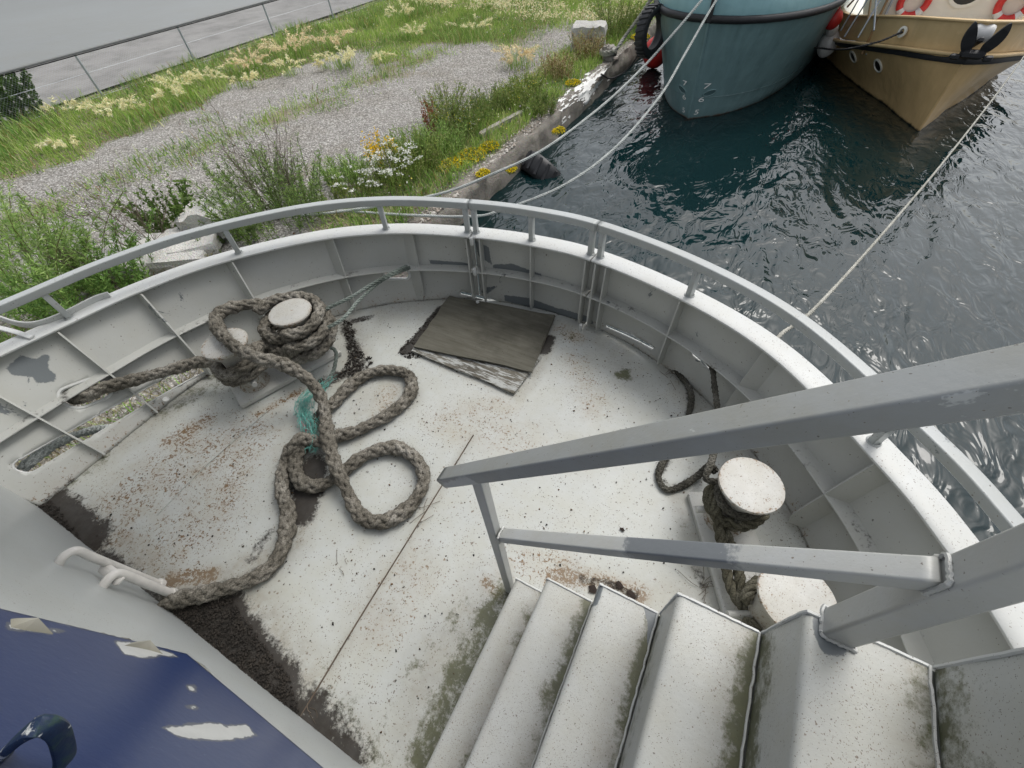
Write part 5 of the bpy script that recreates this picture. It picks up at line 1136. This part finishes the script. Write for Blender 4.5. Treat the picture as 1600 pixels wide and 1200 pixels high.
# ---- single plants
def stems(n, h, spread, lean, r0=.0): # returns list of paths
    out = []
    for _ in range(n):
        a = RNG.random() * 6.283; b = np.array([math.cos(a), math.sin(a), 0]) * spread * RNG.random() ** .5; l = lean * (.3 + RNG.random()); hh = h * (.55 + .5 * RNG.random()); dr = np.array([math.cos(a + RNG.normal(0, .5)), math.sin(a + RNG.normal(0, .5)), 0])
        out.append(spline([b, b + dr * l * .25 * hh + (0, 0, hh * .4), b + dr * l * .6 * hh + (0, 0, hh * .75), b + dr * l * hh + (0, 0, hh)], hh / 14))
    return out
def plant(name, base, label, cat, n, h, spread, lean, lleaf, wleaf, per, cols, stemcol=(.09, .10, .035), flower=None, group=None, sw=.004, lo=.1):
    e = empty(name, base); tag(e, label, cat, group); pl = PL(); fl = PL()
    for S in stems(n, h, spread, lean):
        T = np.gradient(S, axis=0); k = len(S)
        i = RNG.integers(int(k * lo), k, per); P = S[i] + RNG.normal(0, .01, (per, 3)); d = T[i] / np.linalg.norm(T[i], axis=1)[:, None] * .7 + RNG.normal(0, .75, (per, 3))
        pl.add(leaves(P, d, lleaf, wleaf, pick(cols, per)))
        sd_ = np.cross(T, RNG.normal(0, 1, 3)); sd_ /= np.linalg.norm(sd_, axis=1)[:, None] + 1e-9; sd_ *= sw
        V = np.stack([S - sd_, S + sd_], 1).reshape(-1, 3); b = (np.arange(k - 1) * 2)[:, None]; pl.add((V, b + np.array([0, 1, 3, 2]), np.tile(stemcol, (len(V), 1))))
        if flower and RNG.random() < flower['p']:
            m_ = flower['n']; c = S[-1]; P = c + RNG.normal(0, flower['r'], (m_, 3)) * np.array([1, 1, flower['flat']]); d = RNG.normal(0, 1, (m_, 3)); d[:, 2] *= flower['flat']
            fl.add(leaves(P, d, flower['ln'], flower['ln'] * .45, pick(flower['cols'], m_)))
    pl.build('foliage', e)['kind'] = 'stuff'
    if fl.n: fl.build('flowers', e)['kind'] = 'stuff'
    return e
FEATHER = [(.21, .34, .08), (.28, .40, .11), (.16, .27, .065), (.34, .44, .16)]
DARKF = [(.09, .15, .045), (.12, .19, .055), (.16, .23, .075), (.20, .26, .10)]
g = lambda px, py, z=.5: tuple(at(px, py, z))
plant('feathery_shrub', g(60, 490), 'large bright green feathery shrub leaning over the port rail at left edge', 'shrub', 95, 1.2, .95, .55, .085, .006, 170, FEATHER, (.13, .11, .05))
plant('feathery_shrub', g(165, 470), 'darker green leafy shrub just behind the port rail post', 'shrub', 60, .85, .75, .5, .075, .008, 130, [(.11, .21, .05), (.15, .27, .06), (.20, .31, .08)], (.10, .09, .04), flower=dict(p=.25, n=10, r=.02, flat=.5, ln=.022, cols=[(.75, .75, .70)]))
plant('feathery_shrub', g(-10, 400), 'pale green wispy shrub at the left picture edge on the gravel', 'shrub', 45, 1.0, .8, .5, .08, .0055, 120, FEATHER, (.13, .11, .05))
plant('feathery_bush', g(440, 345), 'dense green feathery bush between boulder and white flowers', 'bush', 90, .95, .85, .35, .075, .006, 130, DARKF + FEATHER[:2], (.09, .08, .04))
plant('leafy_bush', g(280, 362), 'small leafy green bush beside the rounded boulder', 'bush', 36, .65, .45, .4, .06, .018, 70, [(.10, .17, .04), (.14, .21, .05), (.08, .14, .03)], (.10, .09, .04))
plant('low_bush', g(370, 372), 'low green bush with small white flowers behind the twin lines', 'bush', 30, .38, .45, .5, .05, .010, 60, DARKF, flower=dict(p=.4, n=8, r=.02, flat=.4, ln=.022, cols=[(.78, .78, .74)]))
plant('dark_shrub', g(5, 188), 'dark green rounded shrub beside the fence at left edge', 'shrub', 40, 1.1, 1.0, .35, .10, .03, 110, [(.045, .085, .02), (.06, .11, .025), (.085, .14, .04)])
yar = dict(p=.8, n=26, r=.035, flat=.25, ln=.03, cols=[(.80, .80, .76), (.72, .72, .66)])
plant('yarrow', g(620, 292), 'tall white flowering yarrow clump nearest the quay edge', 'flowers', 52, .62, .38, .3, .05, .007, 40, GREENS[:3] + YGREEN[:2], flower=yar)
plant('yarrow', g(560, 310), 'white yarrow clump left of the tallest white flowers', 'flowers', 26, .40, .35, .4, .05, .007, 40, GREENS + YGREEN[:2], flower=dict(yar, p=.5, r=.025))
plant('yarrow', g(515, 318), 'sparse white yarrow among grass beside the feathery bush', 'flowers', 26, .34, .4, .4, .05, .007, 40, GREENS + YGREEN[:2], flower=dict(yar, p=.35, r=.02, n=16))
plant('loosestrife', g(603, 272), 'yellow flower spike clump behind the white yarrow', 'flowers', 20, .62, .22, .2, .05, .008, 40, YGREEN + GREENS[:2], flower=dict(p=.9, n=34, r=.04, flat=1.8, ln=.032, cols=[(.75, .50, .015), (.70, .42, .01)]))
for i, (px, py, lab, h) in enumerate(((655, 270, 'tall narrow green weeds right of the white yarrow', .62), (690, 240, 'green weed clump above the larger yellow stonecrop patch', .5), (715, 215, 'bright pale green weed clump before the timber beam', .55), (700, 190, 'tall leafy weed clump beside the red dock', .65), (640, 250, 'yellowish green weed clump behind the yellow flower spikes', .5),
                                  (765, 175, 'feathery green weeds at the far end of the timber beam', .45), (820, 150, 'olive grass clump near the lime stained quay edge', .42), (870, 120, 'brown green grass clump beyond the lime patch', .5), (745, 195, 'round green weed clump touching the timber beam', .4), (800, 165, 'yellow dotted green weeds at the quay edge', .4), (920, 90, 'dry brown grass clump in front of the concrete block', .6), (955, 62, 'tall bright green weed beside the mooring stump', .95), (985, 45, 'yellow green grass clump left of the hanging tyre', .7), (545, 285, 'light green grass clump at the gravel edge by the yarrow', .4), (840, 175, 'small green weed clump at the crumbling edge', .3))):
    cs = [YGREEN + GREENS[:2], FEATHER, GREENS][i % 3] if i not in (7, 10) else STRAW + YGREEN[:1] + REDDISH[:1]
    plant('weed_clump', g(px, py), lab, 'weeds', 80, h, .42, .35, .07, .007, 40, cs, group='weeds along the quay', flower=dict(p=.3, n=6, r=.03, flat=1, ln=.02, cols=[(.65, .55, .05), (.7, .7, .6)]) if i in (9, 6, 2) else None, lo=.05)
plant('red_dock', g(677, 208), 'rust red dock plant standing at the gravel edge', 'plant', 14, .62, .14, .2, .05, .012, 46, [(.26, .09, .04), (.20, .07, .03), (.30, .14, .06)], (.18, .08, .04))
# yellow stonecrop cushions
for px, py, r, lab in ((705, 262, .26, 'larger yellow stonecrop cushion on the quay gravel'), (735, 247, .32, 'long yellow stonecrop cushion beside the weeds'), (765, 232, .2, 'thin yellow stonecrop cushion below the timber beam'), (755, 275, .13, 'tiny yellow stonecrop tuft on the bare concrete edge'), (800, 268, .10, 'yellow stonecrop tuft hanging at the wall top by the tyre'), (873, 208, .14, 'yellow stonecrop tuft on the wall near the crack'), (895, 133, .2, 'yellow stonecrop beside the lime patch'), (1000, 60, .3, 'yellow stonecrop left of the hanging tyre')):
    e = empty('stonecrop', g(px, py)); tag(e, lab, 'flowers', 'yellow stonecrop along the quay'); n = int(2600 * r); a = RNG.random(n) * 6.283; q = r * RNG.random(n) ** .5
    P = np.stack([q * np.cos(a) * 1.0, q * np.sin(a) * 1.3, .02 + .07 * (1 - (q / r) ** 2) * RNG.random(n)], 1); P[:, 2] += .03 * (vnoise(P[:, 0] + px, P[:, 1], 14) - .3)
    d = RNG.normal(0, 1, (n, 3)); PL().add(leaves(P, d, .03, .012, pick([(.12, .16, .03), (.16, .19, .04)], n))).build('foliage', e)['kind'] = 'stuff'
    k = RNG.random(n) < .75; PL().add(leaves(P[k] + (0, 0, .025), d[k], .024, .011, pick([(.78, .58, .01), (.70, .50, .01), (.82, .66, .03)], k.sum()))).build('flowers', e)['kind'] = 'stuff'
# cream plume grass clumps: arching straw stems with soft heads
def plume(base, label, n, h, sp, cols, droop=.9):
    e = empty('plume_grass', base); tag(e, label, 'grass clump', 'cream plume grass clumps'); pl = PL(); hd = PL()
    x = RNG.normal(0, sp * .5, n * 5); y = RNG.normal(0, sp * .5, n * 5); pl.add(blades(np.stack([x, y, np.zeros(n * 5)], 1), h * .55 * (.5 + RNG.random(n * 5)), .006, .9, pick(GREENS + YGREEN, n * 5)))
    for S in stems(n, h, sp * .5, droop):
        S = S.copy(); f = np.linspace(0, 1, len(S)); S[:, 2] -= .35 * h * np.clip(f - .6, 0, 1) ** 2 * 3; T = np.gradient(S, axis=0); k = len(S)
        i = RNG.integers(int(k * .55), k, 34); d = T[i] / np.linalg.norm(T[i], axis=1)[:, None] + RNG.normal(0, .45, (34, 3)) - (0, 0, .3)
        hd.add(leaves(S[i] + RNG.normal(0, .012, (34, 3)), d, .085, .0095, pick(cols, 34)))
    pl.build('blades', e)['kind'] = 'stuff'; hd.build('plumes', e)['kind'] = 'stuff'; return e
CREAM = [(.80, .75, .46), (.74, .68, .40), (.84, .80, .56), (.66, .61, .34)]; TANP = [(.76, .64, .42), (.80, .69, .47), (.66, .54, .33)]
for px, py, n, h, sp, cc, lab in ((460, 92, 44, .75, .75, TANP, 'largest tan plume grass clump near the second fence post'), (523, 78, 26, .6, .4, TANP, 'tan plume grass clump right of the largest one'), (540, 106, 26, .6, .4, CREAM, 'cream plume grass clump at the gravel edge by the grass island'), (455, 118, 14, .45, .3, CREAM, 'small cream plume tuft below the largest tan clump'), (393, 112, 26, .55, .6, TANP, 'pinkish tan plume grass left of the largest clump'),
                                  (290, 142, 26, .55, .6, CREAM, 'cream plume grass clump left of the gravel patch'), (275, 160, 18, .5, .4, CREAM, 'low cream plume tuft at the gravel patch edge'), (195, 182, 18, .42, .6, CREAM, 'cream plume grass patch on the left verge'), (165, 180, 12, .42, .5, CREAM, 'pale plume grass patch nearest the first fence post'), (110, 182, 9, .42, .6, CREAM, 'thin cream plume grass at far left of the verge'), (385, 135, 12, .4, .3, CREAM, 'tiny cream plume tuft by the pinkish clump'), (810, 105, 30, .55, .45, TANP, 'tan plume clump standing alone beside the far gravel track'), (330, 132, 14, .45, .4, CREAM, 'small cream tuft between two larger cream clumps'), (510, 108, 8, .35, .2, CREAM, 'little cream tuft left of the gravel edge clump'), (650, 62, 14, .5, .4, CREAM, 'cream tuft on the far grass island'), (630, 35, 20, .6, .5, CREAM, 'cream plume tuft behind the grass island'), (600, 100, 10, .4, .25, CREAM, 'cream tuft on bare gravel in the middle distance'), (740, 55, 16, .5, .5, CREAM, 'cream tuft in the far meadow centre'), (110, 235, 12, .35, .4, CREAM, 'low cream tuft in the green patch at left')):
    plume(g(px, py), lab, n, h, sp, cc)
# the far meadow of plume grass reads as one mass
pl = PL(); n = 900; x = -16.8 + 11.6 * RNG.random(n); y = 17.5 + 9 * RNG.random(n) + (x + 10) * -.25; k = (fbm(x, y, .7) > .45); x, y = x[k], y[k]; P0 = gpos(x, y)
for p in P0:
    m_ = 26; P = p + RNG.normal(0, .16, (m_, 3)) * (1, 1, .35) + (0, 0, .48); d = RNG.normal(0, .6, (m_, 3)) + (0, 0, -.3); pl.add(leaves(P, d, .10, .012, pick(CREAM + TANP, m_)))
tag(pl.build('plume_meadow'), 'far meadow of cream plume grass along the top of the picture', 'meadow', kind='stuff')
# bare twiggy bushes
def twigbush(base, label, n, h, sp, lean=.45):
    e = empty('bare_bush', base); tag(e, label, 'bush'); mb = MB()
    for S in stems(n, h, sp, lean):
        mb.tube(S, .007, 4, scale=np.linspace(1, .25, len(S)))
        for _ in range(7):
            i = RNG.integers(3, len(S) - 2); d = (S[i + 1] - S[i]); d /= np.linalg.norm(d); d = d + RNG.normal(0, .45, 3); d[2] = abs(d[2]); d *= h * .30 * (.4 + RNG.random()); p = S[i]
            B = spline([p, p + d * .5 + RNG.normal(0, .012, 3), p + d], .04); mb.tube(B, .0035, 3, scale=np.linspace(1, .4, len(B)))
            for _ in range(3):
                j = RNG.integers(0, len(B)); d2 = (d / np.linalg.norm(d) + RNG.normal(0, .5, 3)) * h * .12; mb.tube([B[j], B[j] + d2], .002, 3)
    mb.build('twigs', M['twig'], e)['kind'] = 'stuff'
twigbush(g(255, 400), 'bare brown twiggy bush above the concrete slab', 9, 1.25, .22); twigbush(g(455, 330), 'bare twiggy stems rising out of the feathery bush', 14, 1.25, .35, .3); twigbush(g(200, 440), 'leafless thin shrub at the port rail behind the slab', 6, 1.0, .25, .5)
# gravel stones and shells on the quay edge
n = 9000; y = 2.5 + 15 * RNG.random(n); x = QX - .1 - 1.2 * RNG.random(n) ** 1.4; O = np.array([(1, 0, 0), (-1, 0, 0), (0, 1, 0), (0, -1, 0), (0, 0, 1)], float); Fo = np.array([(0, 2, 4), (2, 1, 4), (1, 3, 4), (3, 0, 4)])
s = .010 + .022 * RNG.random(n) ** 2; V = np.stack([x, y, np.full(n, .485)], 1)[:, None, :] + (O[None] + RNG.normal(0, .3, (n, 5, 3))) * s[:, None, None] * np.array([1, 1, .7])
tag(mesh('gravel_stones', V.reshape(-1, 3), (Fo[None] + (np.arange(n) * 5)[:, None, None]).reshape(-1, 3), M['litter'], None, False, col=pick([(.42, .40, .36), (.30, .28, .25), (.55, .52, .47), (.22, .19, .16), (.38, .32, .27)], n).repeat(5, 0)), 'loose stones and shell rubble on the quay edge', 'stones', kind='stuff')
